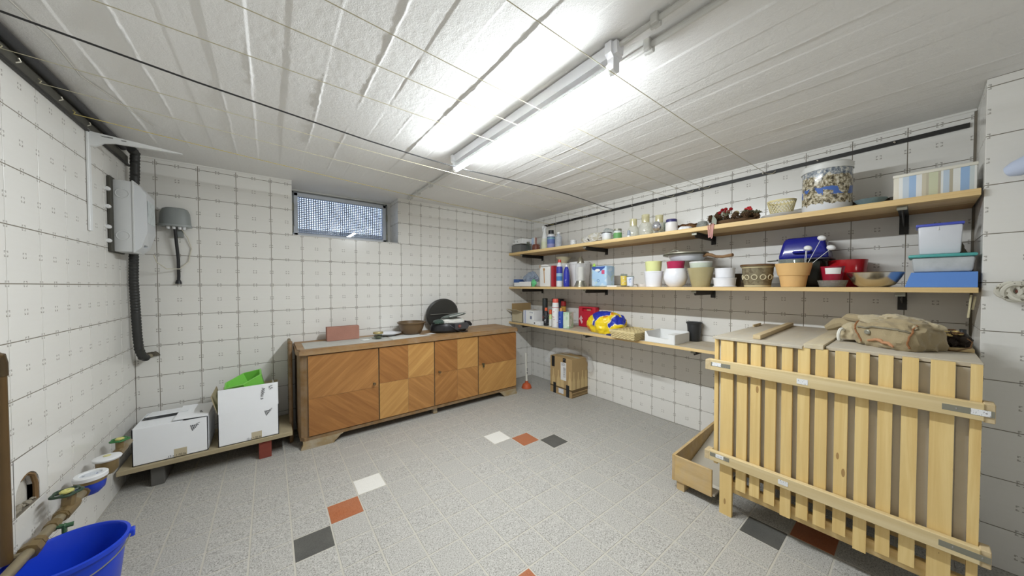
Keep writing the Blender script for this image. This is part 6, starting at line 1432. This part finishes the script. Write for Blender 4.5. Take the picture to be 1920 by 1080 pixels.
for lev_ in range(6):
    z_ = 0.006 + lev_ * 0.009; e = lev_ * 0.0022
    ring = []
    per = [(-hd - e, -hw - e), (hd + e, -hw - e), (hd + e, hw + e), (-hd - e, hw + e)]
    for q in range(4):
        a_, b_ = per[q], per[(q + 1) % 4]; m_ = 16 if q % 2 == 0 else 12
        nx_, ny_ = (b_[1] - a_[1]), -(b_[0] - a_[0]); l_ = math.hypot(nx_, ny_)
        for i in range(m_):
            f = i / m_; off = 0.0028 * (1 if (i + lev_) % 2 else -1)
            ring.append((a_[0] + (b_[0] - a_[0]) * f + nx_ / l_ * off, a_[1] + (b_[1] - a_[1]) * f + ny_ / l_ * off, z_))
    mb.tube(ring, 0.0048, 5, closed=True)
mb.build('woven_side', PW, wb)
mb = MB()
for k in range(13):
    x_ = -hd + 0.012 + k * (2 * hd - 0.024) / 12
    mb.tube([(x_, -hw + i * (2 * hw) / 12, 0.056 + 0.0030 * (1 if (i + k) % 2 else -1)) for i in range(13)], 0.0052, 5)
for k in range(10):
    y_ = -hw + 0.012 + k * (2 * hw - 0.024) / 9
    mb.tube([(-hd + i * (2 * hd) / 16, y_, 0.056 + 0.0030 * (1 if (i + k) % 2 == 0 else -1)) for i in range(17)], 0.0052, 5)
mb.build('woven_top', PWD, wb)
mb = MB(); mb.tube([(-hd - 0.012, -hw - 0.012, 0.060), (hd + 0.012, -hw - 0.012, 0.060), (hd + 0.012, hw + 0.012, 0.060), (-hd - 0.012, hw + 0.012, 0.060)], 0.008, 8, closed=True); mb.build('rim', PW, wb)
ct = thing('card_display_tray', 'open white card tray with cut out front beside the black pot', 'tray', (2.330, 1.185, ZL), rz=0.0)
PB = PAPER
mb = MB(); mb.prism([(0.128, 0), (0.128, 0.078), (0.118, 0.078), (0.098, 0.042), (-0.055, 0.034), (-0.066, 0.072), (-0.098, 0.070), (-0.098, 0.0)], 0, 0.004, 'X'); mb.build('front', PAPER, ct, smooth=0)
mb = MB(); mb.box(0.004, 0.240, -0.102, -0.098, 0, 0.072); mb.build('side', PAPER, ct, smooth=0)
mb = MB(); mb.box(0.004, 0.240, 0.124, 0.128, 0, 0.078); mb.build('side', PB, ct, smooth=0)
mb = MB(); mb.box(0.236, 0.240, -0.098, 0.124, 0, 0.078); mb.build('back', PB, ct, smooth=0)
mb = MB(); mb.box(0.004, 0.236, -0.098, 0.124, 0, 0.003); mb.build('bottom', PB, ct, smooth=0)
mb = MB(); mb.box(0.004, 0.14, -0.098, -0.045, 0.066, 0.069, M=RX(0.0)); mb.build('flap', PAPER, ct, smooth=0)
lath('black_pot', 'black plastic plant pot on the lowest shelf beside the crate', 'pot', (2.634, 1.075, ZL), [('pot', [(0, 0.001), (0.038, 0.001), (0.041, 0.006), (0.050, 0.135), (0.056, 0.136), (0.057, 0.148), (0.050, 0.148), (0.036, 0.008), (0, 0.006)], mat('pot_black', (50, 51, 52), 0.45, var=0.06))])

# ---------------- hung on the pier
o = thing('blue_roll', 'pale blue padded roll hanging at the pier beside the top shelf', 'roll', (2.29, -0.20, 1.60))
mb = MB(); mb.tube([(0, 0, 0), (-0.006, -0.004, 0.001), (-0.012, -0.020, 0.006), (-0.02, -0.05, 0.018), (-0.03, -0.10, 0.034), (-0.03, -0.20, 0.05)], [0.004, 0.020, 0.030, 0.036, 0.038, 0.036], 18); mb.build('roll', mat('pale_blue_fabric', (198, 208, 230), 0.85, var=0.05, sheen=0.3), o)
o = thing('rope_bundle', 'bundle of knotted white speckled rag rope hanging on the pier', 'rope', (2.30, -0.215, 1.135))
RAG = printed('rag_speckle', (206, 202, 188), [((120, 114, 98), 0.62)], 70, rough=0.9)
for k in range(7):
    a = k * 0.9
    mb = MB(); mb.tube([(0.012 * math.cos(t + a) * 0.7 - 0.004 * (k % 3), (0.026 + 0.004 * (k % 2)) * math.cos(t) - 0.012 * k * 0.5, (0.024 + 0.004 * (k % 3)) * math.sin(t) + 0.006 * math.sin(k * 2)) for t in [2 * PI * i / 18 for i in range(18)]], 0.0075, 7, closed=True); mb.build('loop', RAG, o)
mb = MB(); mb.lathe([(0, 0), (0.008, 0), (0.008, 0.05), (0, 0.05)], 10, M=TR(-0.006, -0.02, 0.0) @ RY(PI / 2)); mb.build('peg', mat('peg_brown', (120, 70, 56), 0.6), o)
for k, (y, zt_, zb_, lab) in enumerate(((-0.135, 1.118, 1.02, 'longer of two pale thin rods hanging under the middle shelf'), (-0.146, 1.112, 1.055, 'shorter pale thin rod hanging beside the pier corner'))):
    mb = MB(); mb.tube([(0, 0, 0), (-0.0, 0.006, zb_ - zt_)], 0.0032, 6); tag(mb.build('thin_rod', mat('rod_pale', (206, 196, 160), 0.5), loc=(2.36 + 0.012 * k, y, zt_)), lab, 'rod')
